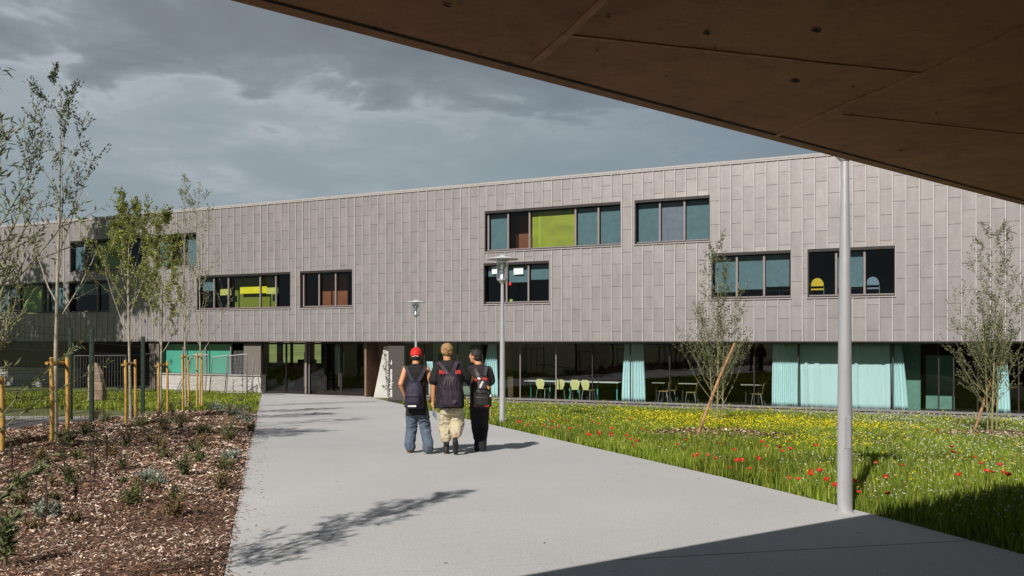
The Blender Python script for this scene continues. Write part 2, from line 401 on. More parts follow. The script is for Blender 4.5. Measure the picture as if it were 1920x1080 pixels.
RNG = np.random.default_rng(7)
def chips():
    n = 125000; Y = 2.2 + 18.5*RNG.random(n*4)**1.75; X = -13 + 13*RNG.random(n*4)
    ok = []
    for i in range(len(X)):
        x, y = X[i], Y[i]
        if x < left_x(y)-0.02+0.05*RNG.random() and y < bed_far(x)+0.1 and abs(x)/y < 0.80: ok.append(i)
        if len(ok) >= n: break
    X, Y = X[ok], Y[ok]; k = len(ok)
    Z = np.array([gz(x, y)+bed_lift(x, y) for x, y in zip(X, Y)])
    far = np.clip(Y/9, 0.66, 1.7)
    Lh = (0.012+0.022*RNG.random(k)**2 + (RNG.random(k) < 0.04)*0.03)*far; Wd = (0.003+0.006*RNG.random(k))*far
    th = RNG.random(k)*2*np.pi; pit = (RNG.random(k)-0.5)*1.0; roll = (RNG.random(k)-0.5)*1.6
    d = np.stack([np.cos(th)*np.cos(pit), np.sin(th)*np.cos(pit), np.sin(pit)], 1)
    s = np.stack([-np.sin(th), np.cos(th), np.zeros(k)], 1); up = np.cross(d, s)
    s2 = s*np.cos(roll)[:, None] + up*np.sin(roll)[:, None]; up2 = np.cross(d, s2)
    c = np.stack([X, Y, Z+0.006+0.018*RNG.random(k)], 1)
    bend = up2*(Lh*0.25*(RNG.random(k)))[:, None]
    a0 = c-d*Lh[:, None]-s2*Wd[:, None]*0.6; a1 = c-d*Lh[:, None]+s2*Wd[:, None]*0.6
    m0 = c+bend-s2*Wd[:, None]; m1 = c+bend+s2*Wd[:, None]
    b0 = c+d*Lh[:, None]-s2*Wd[:, None]*0.5; b1 = c+d*Lh[:, None]+s2*Wd[:, None]*0.5
    V = np.stack([a0, a1, m1, m0, b1, b0], 1).reshape(-1, 3); base = (np.arange(k)*6)[:, None]
    Fq = np.concatenate([base+np.array([[0, 1, 2, 3]]), base+np.array([[3, 2, 4, 5]])])
    pt_ = np.array([mnoise.noise(Vector((x*0.9, y*0.9, 4.0))) for x, y in zip(X, Y)])
    u = RNG.random(k)-0.35*pt_; mi = np.where(u < 0.42, 0, np.where(u < 0.76, 1, 2)); mi = np.concatenate([mi, mi])
    ms = [mat('chip_dark', (0.13, 0.064, 0.040), 0.9, var=0.3, scale=3, island=True), mat('chip_mid', (0.34, 0.20, 0.13), 0.9, var=0.3, scale=3, island=True), mat('chip_pale', (0.74, 0.59, 0.48), 0.85, var=0.2, scale=3, island=True)]
    o = npmesh('wood_chips', V, Fq, ms, mi=mi); tag(o, 'loose reddish brown and pale wood chips covering the planting bed', 'wood chips', kind='stuff')
chips()
def debris():
    rng = np.random.default_rng(19); n = 900; Y = 4+22*rng.random(n)**1.4; e = rng.random(n)
    X = np.array([left_x(y)+0.02+0.28*q**3 for y, q in zip(Y, e)]); far = rng.random(n) < 0.10
    X[far] = np.array([left_x(y)+(right_x(y)-left_x(y))*rng.random() for y in Y[far]])
    Z = np.array([gz(x, y) for x, y in zip(X, Y)])+0.026; th = rng.random(n)*6.28; l = 0.006+0.014*rng.random(n)
    d = np.stack([np.cos(th)*l, np.sin(th)*l, np.zeros(n)], 1); s = np.stack([-np.sin(th), np.cos(th), np.zeros(n)], 1)*0.0035; P = np.stack([X, Y, Z], 1)
    V = np.stack([P-d-s, P+d-s, P+d+s+np.array([0, 0, .004]), P-d+s], 1).reshape(-1, 3)
    o = npmesh('bark_crumbs', V, np.arange(len(V)).reshape(-1, 4), [MATS['chip_dark'], MATS['chip_mid']], mi=rng.choice(2, n)); tag(o, 'stray crumbs of bark scattered on the pale path by its left edge', 'bark crumbs', kind='stuff')
debris()

# ------------------------------------------------------------------ meadow
M_blade = mat('grass_blade', (0.19, 0.27, 0.028), 0.7, var=0.3, scale=0.8, trans=0.35, island=True, spec=0.2)
M_blade2 = mat('grass_blade_pale', (0.38, 0.39, 0.075), 0.7, var=0.3, scale=0.8, trans=0.35, island=True, spec=0.2)
M_yel = mat('petal_yellow', (0.80, 0.68, 0.02), 0.6, var=0.1, scale=5, trans=0.25)
M_whi = mat('petal_white', (0.80, 0.79, 0.74), 0.6, var=0.05, scale=5, trans=0.2)
M_red = mat('petal_red', (0.72, 0.035, 0.012), 0.55, var=0.15, scale=9, trans=0.35)
LEDGE_D = -1.05            # front of the paved ledge, ahead of the facade
def clump(x, y, s=0.5, o=0.0): return 0.5+0.5*mnoise.noise(Vector((x*s, y*s, o)))
def grass(n, sampler, hbase, name, label, wid=1.0, seed=1, pale=0.3):
    rng = np.random.default_rng(seed); P = sampler(n, rng); X, Y = P[:, 0], P[:, 1]; k = len(X)
    Z = np.array([gz(a, b) for a, b in zip(X, Y)])
    edge = np.clip(np.array([min(1.0, 0.30+(LEDGE_D-loc_t((a, b))[1])*0.30) if name == 'meadow_grass' else 1.0 for a, b in zip(X, Y)]), 0.25, 1)
    H = hbase*edge*(0.45+0.75*rng.random(k))*np.array([0.65+0.7*clump(a, b, 0.9) for a, b in zip(X, Y)])
    th = rng.random(k)*2*np.pi; lean = (0.1+0.45*rng.random(k)**2)*H
    dist = np.sqrt(X**2+Y**2); W = (0.0035+0.0035*rng.random(k))*np.clip(dist/9, 0.8, 3.2)*wid
    dx, dy = np.cos(th), np.sin(th); ax, ay = -dy, dx
    b = np.stack([X, Y, Z], 1)
    side = np.stack([ax*W, ay*W, np.zeros(k)], 1)
    mid = b + np.stack([dx*lean*0.35, dy*lean*0.35, H*0.55], 1)
    tip = b + np.stack([dx*lean, dy*lean, H], 1)
    V = np.stack([b-side, b+side, mid+side*0.8, mid-side*0.8, tip+side*0.15, tip-side*0.15], 1).reshape(-1, 3)
    base = (np.arange(k)*6)[:, None]
    Fq = np.concatenate([base+np.array([[0, 1, 2, 3]]), base+np.array([[3, 2, 4, 5]])])
    u = (rng.random(k) < pale).astype(int); mi = np.concatenate([u, u])
    o = npmesh(name, V, Fq, [M_blade, M_blade2], mi=mi); tag(o, label, 'grass', kind='stuff'); return o
def in_meadow(x, y, m=0.0):
    t, d = loc_t((x, y)); return x > right_x(y)+0.02+m and d < LEDGE_D-0.05
def meadow_sampler(n, rng, pw=1.4, m=0.0, f=None):
    out = []
    while len(out) < n:
        q = rng.random((n, 2)); Y = 3.5+28*q[:, 0]**pw; X = -4+25*q[:, 1]
        for x, y in zip(X, Y):
            if abs(x)/y < 0.72 and x > -4 and in_meadow(x, y, m) and (f is None or f(x, y, rng)):
                out.append((x, y))
                if len(out) >= n: break
    return np.array(out)
grass(210000, meadow_sampler, 0.155, 'meadow_grass', 'green and straw coloured grass filling the flowering meadow', seed=3)
# bulkier leafy weeds are part of the same cover
def back_sampler(n, rng):
    out = []
    while len(out) < n:
        x = -20 + 14*rng.random(); y = 22+17*rng.random(); t, d = loc_t((x, y))
        if d < -0.25 and x < left_x(y)-0.02 and y > bed_far(x) and x/y > -0.72:
            sx = 960+F*x/y; sy = 640+F*(EYE-gz(x, y))/y
            if sx < 262 and sy > 786: continue
            out.append((x, y))
    return np.array(out)
grass(26000, back_sampler, 0.15, 'lawn_grass', 'bright green grass strip before the stone plinth', seed=5, pale=0.4, wid=1.3)

def florets(name, n, m, size, hz, label, cat, dens, seed, stems=True):
    rng = np.random.default_rng(seed); P = meadow_sampler(n, rng, 1.35, f=dens); k = len(P)
    X, Y = P[:, 0], P[:, 1]; dist = np.sqrt(X**2+Y**2)
    Z = np.array([gz(a, b) for a, b in zip(X, Y)]); H = hz*(0.6+0.6*rng.random(k))
    c = np.stack([X, Y, Z+H], 1); S = size*(0.7+0.6*rng.random(k))*np.clip(dist/14, 0.9, 1.6)
    # each bloom: three crossed tilted quads
    Vs = []; Fs = []; 
    for q in range(3):
        nrm = rng.normal(size=(k, 3)); nrm[:, 2] = np.abs(nrm[:, 2])+0.4; nrm /= np.linalg.norm(nrm, axis=1)[:, None]
        r = rng.normal(size=(k, 3)); a = np.cross(nrm, r); a /= np.linalg.norm(a, axis=1)[:, None]; b = np.cross(nrm, a)
        o = c + rng.normal(size=(k, 3))*S[:, None]*0.5
        a = a*S[:, None]*0.6; b = b*S[:, None]*0.6
        Vs.append(np.stack([o-a, o-b, o+a, o+b], 1).reshape(-1, 3))
    V = np.concatenate(Vs); Fq = np.arange(len(V)).reshape(-1, 4); mi = np.zeros(len(Fq), int)
    if stems:
        w = 0.002*np.clip(dist/9, 0.8, 2.5); s = np.stack([w, np.zeros(k), np.zeros(k)], 1); g = np.stack([X, Y, Z], 1)
        g2 = g + rng.normal(size=(k, 3))*0.03*np.array([1, 1, 0])
        SV = np.stack([g2-s, g2+s, c+s, c-s], 1).reshape(-1, 3); SF = np.arange(len(SV)).reshape(-1, 4)+len(V)
        V = np.concatenate([V, SV]); Fq = np.concatenate([Fq, SF]); mi = np.concatenate([mi, np.ones(len(SF), int)])
    o = npmesh(name, V, Fq, [m, M_blade], mi=mi); tag(o, label, cat, kind='stuff')
YC = [(unp(1270, 800), 1.1), (unp(1340, 812), 1.2), (unp(1430, 800), 1.2), (unp(1230, 790), .8), (unp(1490, 812), 0.9), (unp(1540, 850), 0.8), (unp(1620, 815), 0.9)]
def d_yel(x, y, rng):
    v = 0.20*max(0, clump(x, y, 0.45, 5)*1.7-0.75)+0.018
    for c, r in YC: v += 1.0*math.exp(-((x-c.x)**2+(y-c.y)**2)/(r*r))
    return rng.random() < v
def d_whi(x, y, rng):
    sx = 960+F*x/y; v = 0.05+0.5*max(0, min(1, (sx-1450)/250))*clump(x, y, 0.7, 9)
    return rng.random() < v
florets('yellow_flowers', 5200, M_yel, 0.017, 0.24, 'small yellow mustard blooms massed around the staked tree', 'yellow flowers', d_yel, 11)
florets('white_flowers', 6500, M_whi, 0.0115, 0.17, 'tiny white daisies sprinkled through the right of the meadow', 'white flowers', d_whi, 12)
# hill and far land, seen through the entrance hall
def hill():
    mb = MB(); n = 60
    V = []; 
    for j, (yy, zz) in enumerate(((70, 0.0), (130, 3.0), (190, 7), (260, 9), (340, 4))):
        for i in range(n):
            x = -260 + i*9.0; V.append((x, yy, zz*(0.75+0.35*mnoise.noise(Vector((x*0.02, yy*0.02, 2)))) ))
    Fq = [(j*n+i, j*n+i+1, (j+1)*n+i+1, (j+1)*n+i) for j in range(4) for i in range(n-1)]
    o = npmesh('hill', V, Fq, M_grassland, smooth=True); tag(o, kind='structure')
hill()
# ------------------------------------------------------------------ school building (local axes: x along the facade, y into the building, z up)
BLD = empty('school_building', O3, -ANG, 'long school building with a matt grey metal upper storey jutting over a glazed ground floor', 'building')
ZS, ZR = 2.5, 8.95
TL, TR = tX(-420), tX(2350)
def clad_material():
    m, nt, b = newmat('cladding'); N = nt.nodes.new; L = nt.links.new
    at_ = N('ShaderNodeAttribute'); at_.attribute_name = 'tone'; at_.attribute_type = 'GEOMETRY'
    tc = N('ShaderNodeTexCoord'); mp = N('ShaderNodeMapping'); mp.inputs['Scale'].default_value = (3, 3, 0.8); L(tc.outputs['Object'], mp.inputs[0])
    n = N('ShaderNodeTexNoise'); n.inputs['Scale'].default_value = 1.2; n.inputs['Detail'].default_value = 6; L(mp.outputs[0], n.inputs[0])
    n2 = N('ShaderNodeTexNoise'); n2.inputs['Scale'].default_value = 55; n2.inputs['Detail'].default_value = 2; L(tc.outputs['Object'], n2.inputs[0])
    a = N('ShaderNodeMath'); a.operation = 'MULTIPLY_ADD'; L(n.outputs[0], a.inputs[0]); a.inputs[1].default_value = 0.5; L(at_.outputs['Fac'], a.inputs[2])
    a2 = N('ShaderNodeMath'); a2.operation = 'MULTIPLY_ADD'; L(n2.outputs[0], a2.inputs[0]); a2.inputs[1].default_value = 0.22; L(a.outputs[0], a2.inputs[2])
    r = N('ShaderNodeValToRGB'); L(a2.outputs[0], r.inputs[0]); r.color_ramp.elements[0].position = 0.25; r.color_ramp.elements[1].position = 1.45/1.6
    r.color_ramp.elements[0].color = (0.198, 0.182, 0.184, 1); r.color_ramp.elements[1].color = (0.40, 0.368, 0.364, 1)
    e0 = r.color_ramp.elements.new(0.0); e0.color = (0.085, 0.075, 0.075, 1)
    L(r.outputs[0], b.inputs['Base Color']); b.inputs['Roughness'].default_value = 0.46; b.inputs['Metallic'].default_value = 0.35
    n3 = N('ShaderNodeTexNoise'); n3.inputs['Scale'].default_value = 3.0; L(tc.outputs['Object'], n3.inputs[0])
    bp = N('ShaderNodeBump'); bp.inputs['Strength'].default_value = 0.25; bp.inputs['Distance'].default_value = 0.02; L(n3.outputs[0], bp.inputs['Height']); L(bp.outputs[0], b.inputs['Normal'])
    return m
M_clad = clad_material()
M_seam = mat('seam_highlight', (0.72, 0.69, 0.68), 0.45, var=0.06, scale=2)  # rib highlight put into a colour paler than the cladding
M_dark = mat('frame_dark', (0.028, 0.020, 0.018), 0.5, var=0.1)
M_alu = mat('mullion_alu', (0.26, 0.22, 0.215), 0.45, var=0.08)
M_sill = mat('sill_alu', (0.42, 0.39, 0.38), 0.45, var=0.06)
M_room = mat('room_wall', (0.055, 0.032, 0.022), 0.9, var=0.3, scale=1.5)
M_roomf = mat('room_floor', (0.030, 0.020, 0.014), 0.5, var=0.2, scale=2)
M_conc = mat('concrete_pale', (0.40, 0.39, 0.37), 0.9, var=0.12, scale=2, bump=0.2, bscale=30)
M_gup = glass('glass_upper', (0.80, 0.86, 0.86), 0.9)
M_glow = glass('glass_lower', (0.82, 0.90, 0.88), 0.8)
M_blind = mat('blind_teal', (0.125, 0.205, 0.235), 0.8, var=0.10, scale=6)
M_blindg = mat('blind_grey', (0.22, 0.235, 0.29), 0.8, var=0.10, scale=6)
M_green = mat('panel_green', (0.36, 0.38, 0.03), 0.55, var=0.16, scale=1.0, stretch=(1, 1, 2.5))
M_green2 = mat('panel_leaf_green', (0.22, 0.34, 0.05), 0.6, var=0.1, scale=1.0)
M_orange = mat('wall_rust', (0.24, 0.075, 0.025), 0.7, var=0.3, scale=1.0)
M_yelp = mat('panel_yellow', (0.90, 0.75, 0.02), 0.5, var=0.05)

# windows: (x0, x1, row, [mullion px], [pane fill])
UP = (6.165, 7.835); LOW = (4.02, 5.70)
WINS = [
 (132, 277, UP, [161, 182, 234], ['t', 'o', 'G', 'd']),
 (290, 369, UP, [323, 348], ['t', 'o', 't']),
 (-40, 120, LOW, [19, 38, 81, 92], ['t', 'h', 'G', 'o', 't']),
 (130, 205, LOW, [185], ['h', 'h']),
 (370, 545, LOW, [403, 430, 489.5, 519], ['h', 'y', 'Y', 'y', 'd']),
 (563, 661, LOW, [571, 600, 631], ['d', 'd', 'o', 'd']),
 (909, 1164, UP, [917, 954, 994, 1080, 1123], ['d', 't', 'o', 'g', 't', 't']),
 (1190, 1331, UP, [1238, 1284], ['t', 'b', 't']),
 (907, 1030, LOW, [951, 992], ['P', 'T', 'T']),
 (1334, 1483, LOW, [1382, 1433], ['T', 'T', 'T']),
 (1514, 1678, LOW, [1568, 1621], ['d', 'T', 'd']),
]
WREC = []
for x0, x1, (z0, z1), mu, fill in WINS: WREC.append((tX(x0), tX(x1), z0, z1))

def build_cladding():
    rnd = random.Random(3); P = 0.405; H = 0.86
    V = []; Fq = []; tone = []; seams = MB()
    nst = int((TR-TL)/P)+1
    def piece(a, b, z0, z1, tn):
        # a slightly dished tray: front at y=0, joint step at its lower edge
        s = len(V); d0 = -0.012; d1 = 0.004; tl = rnd.uniform(-0.0025, 0.0025); tv = rnd.uniform(-0.004, 0.003)
        zj = z1-0.011
        V.extend([(a, d0, z0), (b, d0+tl, z0), (b, d0+tl+tv+0.004, zj), (a, d0+tv+0.004, zj), (a, 0.03, z0), (b, 0.03, z0), (a, 0.03, z1), (b, 0.03, z1)])
        Fq.append((s, s+1, s+2, s+3)); Fq.append((s+4, s+5, s+1, s)); Fq.append((s+3, s+2, s+7, s+6)); tone.extend([tn, tn, -0.22])
    for i in range(nst):
        a = TL+i*P; b = min(a+P, TR)
        off = (0.5 if i % 2 else 0.0)*H + 0.14*H*rnd.random()*0.5
        zb = [ZS]; z = ZS + 0.40*(1 if i % 2 else 0.55) + off*0.0
        z = ZS + (0.43 if i % 2 else 0.86) - 0.05
        while z < ZR-0.02: zb.append(z); z += H
        zb.append(ZR)
        cuts = sorted({a, b} | {t for r in WREC for t in r[:2] if a+0.01 < t < b-0.01})
        for c0, c1 in zip(cuts[:-1], cuts[1:]):
            cm = (c0+c1)/2; holes = [(r[2], r[3]) for r in WREC if r[0] < cm < r[1]]
            for z0, z1 in zip(zb[:-1], zb[1:]):
                segs = [(z0, z1)]; tn = rnd.random()*0.11+0.26
                for h0, h1 in holes:
                    ns = []
                    for s0, s1 in segs:
                        if h1 <= s0 or h0 >= s1: ns.append((s0, s1)); continue
                        if s0 < h0: ns.append((s0, h0))
                        if h1 < s1: ns.append((h1, s1))
                    segs = ns
                for s0, s1 in segs: piece(c0, c1, s0, s1, tn)
        # standing seam on the strip's left side
        holes = sorted([(r[2], r[3]) for r in WREC if r[0]-0.005 < a < r[1]+0.005]); z0 = ZS
        for h0, h1 in holes + [(ZR, ZR)]:
            if h0-z0 > 0.03: seams.box(a-0.009, a+0.007, -0.034, 0.0, z0, h0); seams.box(a+0.007, a+0.023, -0.013, -0.0, z0, h0, 1)
            z0 = h1
    o = npmesh('cladding', V, Fq, M_clad, BLD)
    at_ = o.data.attributes.new('tone', 'FLOAT', 'FACE'); at_.data.foreach_set('value', tone)
    seams.build('standing_seams', [M_seam, mat('seam_groove', (0.05, 0.045, 0.045), 0.7)], BLD)
build_cladding()
shell = MB()
shell.box(TL, TR, 0.05, 14, ZR-0.35, ZR-0.02)                       # roof deck
shell.box(TL, TR, 0.05, 14, ZS+0.004, 3.85)                          # deck over the ground floor
shell.box(TL, TR, 0.35, 14, 5.80, 6.05)                             # deck of the top floor
shell.box(TL-0.3, TL, 0.0, 14, ZS+0.004, ZR-0.02); shell.box(TR, TR+0.3, 0.0, 14, ZS+0.004, ZR-0.02)
shell.box(TL, TR, 13.8, 14.0, 3.9, ZR-0.36)
shell.build('shell', M_dark, BLD)
b = MB(); b.box(TL, TR, 4.5, 4.62, 3.86, 5.79); b.box(TL, TR, 4.5, 4.62, 6.06, ZR-0.36)
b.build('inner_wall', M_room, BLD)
b = MB(); b.box(TL-0.3, TR+0.3, -0.055, 0.40, ZR-0.01, ZR+0.055); b.box(TL-0.3, TR+0.3, -0.045, -0.03, ZR-0.07, ZR-0.012)
b.build('roof_coping', M_sill, BLD)
b = MB(); b.box(TL-0.3, TR+0.3, -0.03, 0.045, ZS-0.035, ZS+0.003); b.build('bottom_trim', M_dark, BLD)

def build_window(i):
    x0, x1, (z0, z1), mu, fill = WINS[i]; t0, t1 = tX(x0), tX(x1); D = 0.16
    f = MB(); e = 0.045
    # reveal lining
    f.box(t0, t1, 0.0, D+0.08, z1-e-0.05, z1); f.box(t0, t0+e, 0.0, D+0.08, z0, z1-e-0.05); f.box(t1-e*0.6, t1, 0.0, D+0.08, z0, z1-e-0.05); f.box(t0+e, t1-e*0.6, 0.01, D+0.08, z0, z0+e)
    # room cheeks so each room is closed
    fr = f.build('window', M_dark, BLD)
    for u0, u1 in ((t0-0.5, t0-0.44), (t1+0.44, t1+0.5)):
        r = MB(); r.box(u0, u1, 0.30, 4.49, 3.87 if z0 < 5 else 6.07, 5.78 if z0 < 5 else ZR-0.37); r.build('room_side', M_room, fr)
    s = MB(); s.box(t0-0.03, t1+0.03, -0.05, 0.06, z0-0.035, z0-0.003); s.box(t0-0.022, t0-0.003, -0.03, 0.05, z0, z1+0.02); s.box(t1+0.003, t1+0.022, -0.03, 0.05, z0, z1+0.02)
    s.build('sill', M_sill, fr)
    g = MB(); g.quad((t0+e, D+0.03, z0+e), (t1-e, D+0.03, z0+e), (t1-e, D+0.03, z1-2*e), (t0+e, D+0.03, z1-2*e)); g.build('pane', M_gup, fr)
    edges = [t0+e] + [tX(m, D) for m in mu] + [t1-e*0.6]
    mm = MB()
    for t in edges[1:-1]: mm.box(t-0.035, t+0.035, D-0.07, D+0.025, z0+e+0.001, z1-2.6*e)
    mm.box(edges[0], edges[-1], D-0.04, D+0.02, z0+e+0.001, z0+e+0.05)
    mm.build('mullion', M_alu, fr)
    for j, k in enumerate(fill):
        a, c = edges[j]+0.045, edges[j+1]-0.045; y = D+0.10; zt = z1-3*e
        def panel(m, za, zb, yy=y, aa=None, cc=None, nm='blind'):
            p = MB(); p.box(aa if aa is not None else a, cc if cc is not None else c, yy, yy+0.012, za, zb); p.build(nm, m, fr)
        if k == 't': panel(M_blind, z0+0.11, zt)
        elif k == 'b': panel(M_blindg, z0+0.11, zt)
        elif k == 'T': panel(M_blind, z0+(0.80 if i in (8,) else 0.62) - 0.35*(i >= 9)+0.08*j, zt)
        elif k == 'h': panel(M_blind, z0+0.95, zt)
        elif k == 'P': panel(M_blind, z0+1.15, zt)
        elif k == 'g': panel(M_green, z0+0.10, zt, y+0.02, a-0.03, c+0.03, 'panel'); panel(mat('panel_lime', (0.42, 0.58, 0.04), 0.6), z0+0.10, zt-0.10, y+0.008, a+0.30, a+0.36, 'panel_post')
        elif k == 'G': panel(M_green2, z0+0.10, zt, y+0.02, a-0.03, c+0.03, 'panel')
        elif k == 'o': panel(M_orange, z0+0.02, zt, y+0.7, a-0.5, c+0.1, 'room_board')
        elif k == 'Y':
            panel(mat('wall_olive', (0.20, 0.22, 0.015), 0.7), z0+0.05, zt, y+0.5, a-0.25, c+0.35, 'panel'); panel(M_yelp, z0+0.78, z0+1.1, y+0.3, a+0.25, c+0.1, 'paper_strip')
        elif k == 'y': panel(mat('paper_yellow', (0.62, 0.60, 0.14), 0.6), z0+0.72, z0+1.02, y+0.1, a+0.1, c-0.05, 'paper_strip')
    if i == 8:
        for (px, py, w, h) in ((922, 500, 12, 14), (963, 501, 20, 14)):
            tt = tX(px, D); p = MB(); zz = zY(px, py+h, D); p.add([(tt, D+0.02, zz), (tt+w*0.021, D+0.02, zz+0.01), (tt+w*0.0205, D+0.02, zz+h*0.0215), (tt-0.01, D+0.02, zz+h*0.021)], [(0, 1, 2, 3)])
            p.build('paper_sheet', mat('paper', (0.75, 0.80, 0.82), 0.6, var=0.02), fr)
        p = MB(); c = Vector((tX(956, D), D+0.015, zY(956, 532, D))); p.add([c+Vector((0.055*math.cos(q*math.pi/5), 0, 0.065*math.sin(q*math.pi/5))) for q in range(10)], [tuple(range(10))]); p.build('sticker', mat('sticker_red', (0.85, 0.02, 0.01), 0.5), fr)
        p = MB(); tt = tX(953, D); p.box(tt, tt+0.13, D+0.14, D+0.27, z0+0.05, z0+0.20); p.build('flower_pot', mat('pot_lime', (0.55, 0.6, 0.1), 0.6), fr)
for i in range(len(WINS)): build_window(i)

# ---- ground floor, right: glazed hall
GD = 0.62
tA = tX(757, GD); tB = tX(2350, GD)
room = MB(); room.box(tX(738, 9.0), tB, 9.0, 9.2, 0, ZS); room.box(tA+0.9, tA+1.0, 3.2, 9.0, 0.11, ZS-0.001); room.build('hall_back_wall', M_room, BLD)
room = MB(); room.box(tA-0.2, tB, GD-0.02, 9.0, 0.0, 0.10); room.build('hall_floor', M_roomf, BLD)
led = MB(); led.box(tA+0.25, tB, LEDGE_D+0.24, GD-0.021, -0.1, 0.06); led.build('ledge', mat('ledge_grey', (0.23, 0.215, 0.22), 0.7, var=0.1, scale=3), BLD)
kbm = MB(); t = tA+0.28; rr = random.Random(4)
while t < tB:
    w = 0.25+0.3*rr.random(); kbm.box(t, t+w-0.012, LEDGE_D+0.02*rr.random(), LEDGE_D+0.235, -0.15, 0.035+0.03*rr.random()); t += w
kbm.build('ledge_stones', mat('pale_stone', (0.55, 0.51, 0.46), 0.9, var=0.25, scale=8, bump=0.6, bscale=25), BLD)
fr = MB(); fr.box(tA, tB, GD-0.10, GD+0.02, 0.10, 0.17); fr.box(tA, tB, GD-0.05, GD+0.02, ZS-0.09, ZS-0.002)
fr.build('glazing_frame', mat('sill_grey', (0.20, 0.19, 0.20), 0.5, var=0.08), BLD)
mx = [760, 796, 858, 905, 975.5, 1042.7, 1111, 1182, 1256, 1335, 1414, 1497, 1589, 1674, 1760, 1788, 1833, 1910, 2000, 2100, 2200, 2340]
for a, c in zip(mx[:-1], mx[1:]):
    ta, tc_ = tX(a, GD), tX(c, GD)
    w = MB(); w.box(ta-0.02, ta+0.02, GD-0.02, GD+0.019, 0.171, ZS-0.091); wo = w.build('window_bay', M_alu if a in (975.5, 1042.7) else M_dark, BLD)
    g = MB(); g.quad((ta+0.021, GD, 0.171), (tc_-0.021, GD, 0.171), (tc_-0.021, GD, ZS-0.091), (ta+0.021, GD, ZS-0.091)); g.build('pane', M_glow, wo)
# coloured partitions inside the hall
def part(name, m, x0, x1, d, z0, z1, th=0.06, x2=None):
    p = MB(); p.box(tX(x0, d), tX(x1, d), d, d+th, z0, z1); return p.build(name, m, BLD)
part('partition', mat('partition_green', (0.20, 0.26, 0.20), 0.8), 812, 902, 2.4, 0.11, ZS-0.02)
part('partition', mat('partition_sea', (0.15, 0.29, 0.24), 0.8), 1690, 1726, 1.6, 0.11, ZS-0.02)
part('partition', mat('partition_sea', (0.15, 0.29, 0.24), 0.8), 1736, 1790, 2.3, 0.11, 2.0)
part('partition', mat('partition_brown', (0.10, 0.055, 0.03), 0.8), 940, 962, 1.8, 0.11, ZS-0.02)
# recessed brown cheek and pier between the entrance and the hall
E0, E1, E2 = at(490, 740, 37.75), at(612, 738, 38.3), at(696, 742, 36.6)
def lw(p): t, d = loc_t(p); return t, d
# ---- entrance screen (two runs of glass doors meeting at a post)
ent = []
def screen(pxs, A, B, name):
    """frames between pixel columns on the vertical plane through A and B"""
    A2 = Vector((A.x, A.y)); D2 = Vector((B.x-A.x, B.y-A.y))
    def onp(px):
        k = (px-960)/F; s = (k*A2.y - A2.x)/(D2.x-k*D2.y); q = A2 + D2*s; t, d = loc_t((q.x, q.y)); return t, d
    out = []
    for a, c, kind in pxs:
        (ta, da), (tc_, dc) = onp(a), onp(c)
        f = MB(); zt = 2.44
        f.bar((ta, da, 0.02), (ta, da, zt), 0.07, 0.07); f.bar((tc_, dc, 0.02), (tc_, dc, zt), 0.07, 0.07)
        f.bar((ta, da, 0.07), (tc_, dc, 0.07), 0.06, 0.13); f.bar((ta, da, zt-0.04), (tc_, dc, zt-0.04), 0.065, 0.09)
        o = f.build(name, M_dark, BLD)
        g = MB(); g.quad((ta, da, 0.13), (tc_, dc, 0.13), (tc_, dc, zt-0.08), (ta, da, zt-0.08)); g.build('pane', M_glow, o)
        if kind:
            h = MB(); s = 0.93 if kind == 1 else 0.07; ht, hd = ta+(tc_-ta)*s, da+(dc-da)*s-0.07
            h.tube([(ht, hd, 0.35), (ht, hd, 2.0)], 0.018, 8); h.tube([(ht, hd, 0.5), (ht, hd+0.07, 0.5)], 0.01, 6); h.tube([(ht, hd, 1.85), (ht, hd+0.07, 1.85)], 0.01, 6)
            h.build('handle', mat('steel', (0.55, 0.55, 0.56), 0.3, metal=0.9, var=0.05), o)
    return out
screen([(493, 537, 0), (537, 575, 1), (579, 609, 2)], E0, E1, 'entrance_door')
screen([(612, 639, 1), (641, 694, 0)], E1, E2, 'entrance_door')
# silver posts beside the middle of the entrance
sp = MB(); t, d = lw(at(576, 740, 37.9)); sp.box(t-0.05, t+0.05, d-0.12, d-0.04, 0.02, 2.46); t, d = lw(at(582, 740, 37.9)); sp.box(t-0.02, t+0.02, d-0.1, d-0.05, 0.02, 2.46); sp.build('door_post', M_alu, BLD)
# entrance hall: floor, walls, open view through the far side
h0 = tX(492, 0.9); h1 = tX(697, 0.9)
hb = MB(); hb.box(tX(480, 14), h1+0.3, 0.9, 14, 0.0, 0.015); hb.build('entrance_floor', M_roomf, BLD)
hb = MB(); hb.prism([(h0-0.42, 1.6, 0.016), (h0-0.3, 1.6, 0.016), (tX(491, 14), 14, 0.016), (tX(489, 14), 14, 0.016)], (0, 0, ZS-0.017))
def xd(px, d): return tX(px, d)
hb.box(xd(602, 13.8), xd(740, 13.8), 13.8, 13.95, 0.016, ZS); hb.box(xd(519, 10), xd(528, 10), 10, 10.15, 0.016, ZS); hb.box(xd(544, 11), xd(548, 11), 11, 11.1, 0.016, ZS); hb.box(xd(575, 9), xd(587, 9), 9, 9.15, 0.016, ZS); hb.box(xd(480, 13.8), xd(502, 13.8), 13.8, 13.95, 0.016, ZS)
hb.box(xd(480, 13.8), xd(602, 13.8), 13.8, 13.95, 0.016, 1.05)
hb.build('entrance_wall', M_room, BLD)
hb = MB(); hb.box(xd(551, 6), xd(583, 6), 6, 6.5, 0.016, 1.2); hb.box(xd(558, 6), xd(583, 6), 6.0, 6.5, 1.2, 1.5); hb.build('reception_desk', M_dark, BLD)
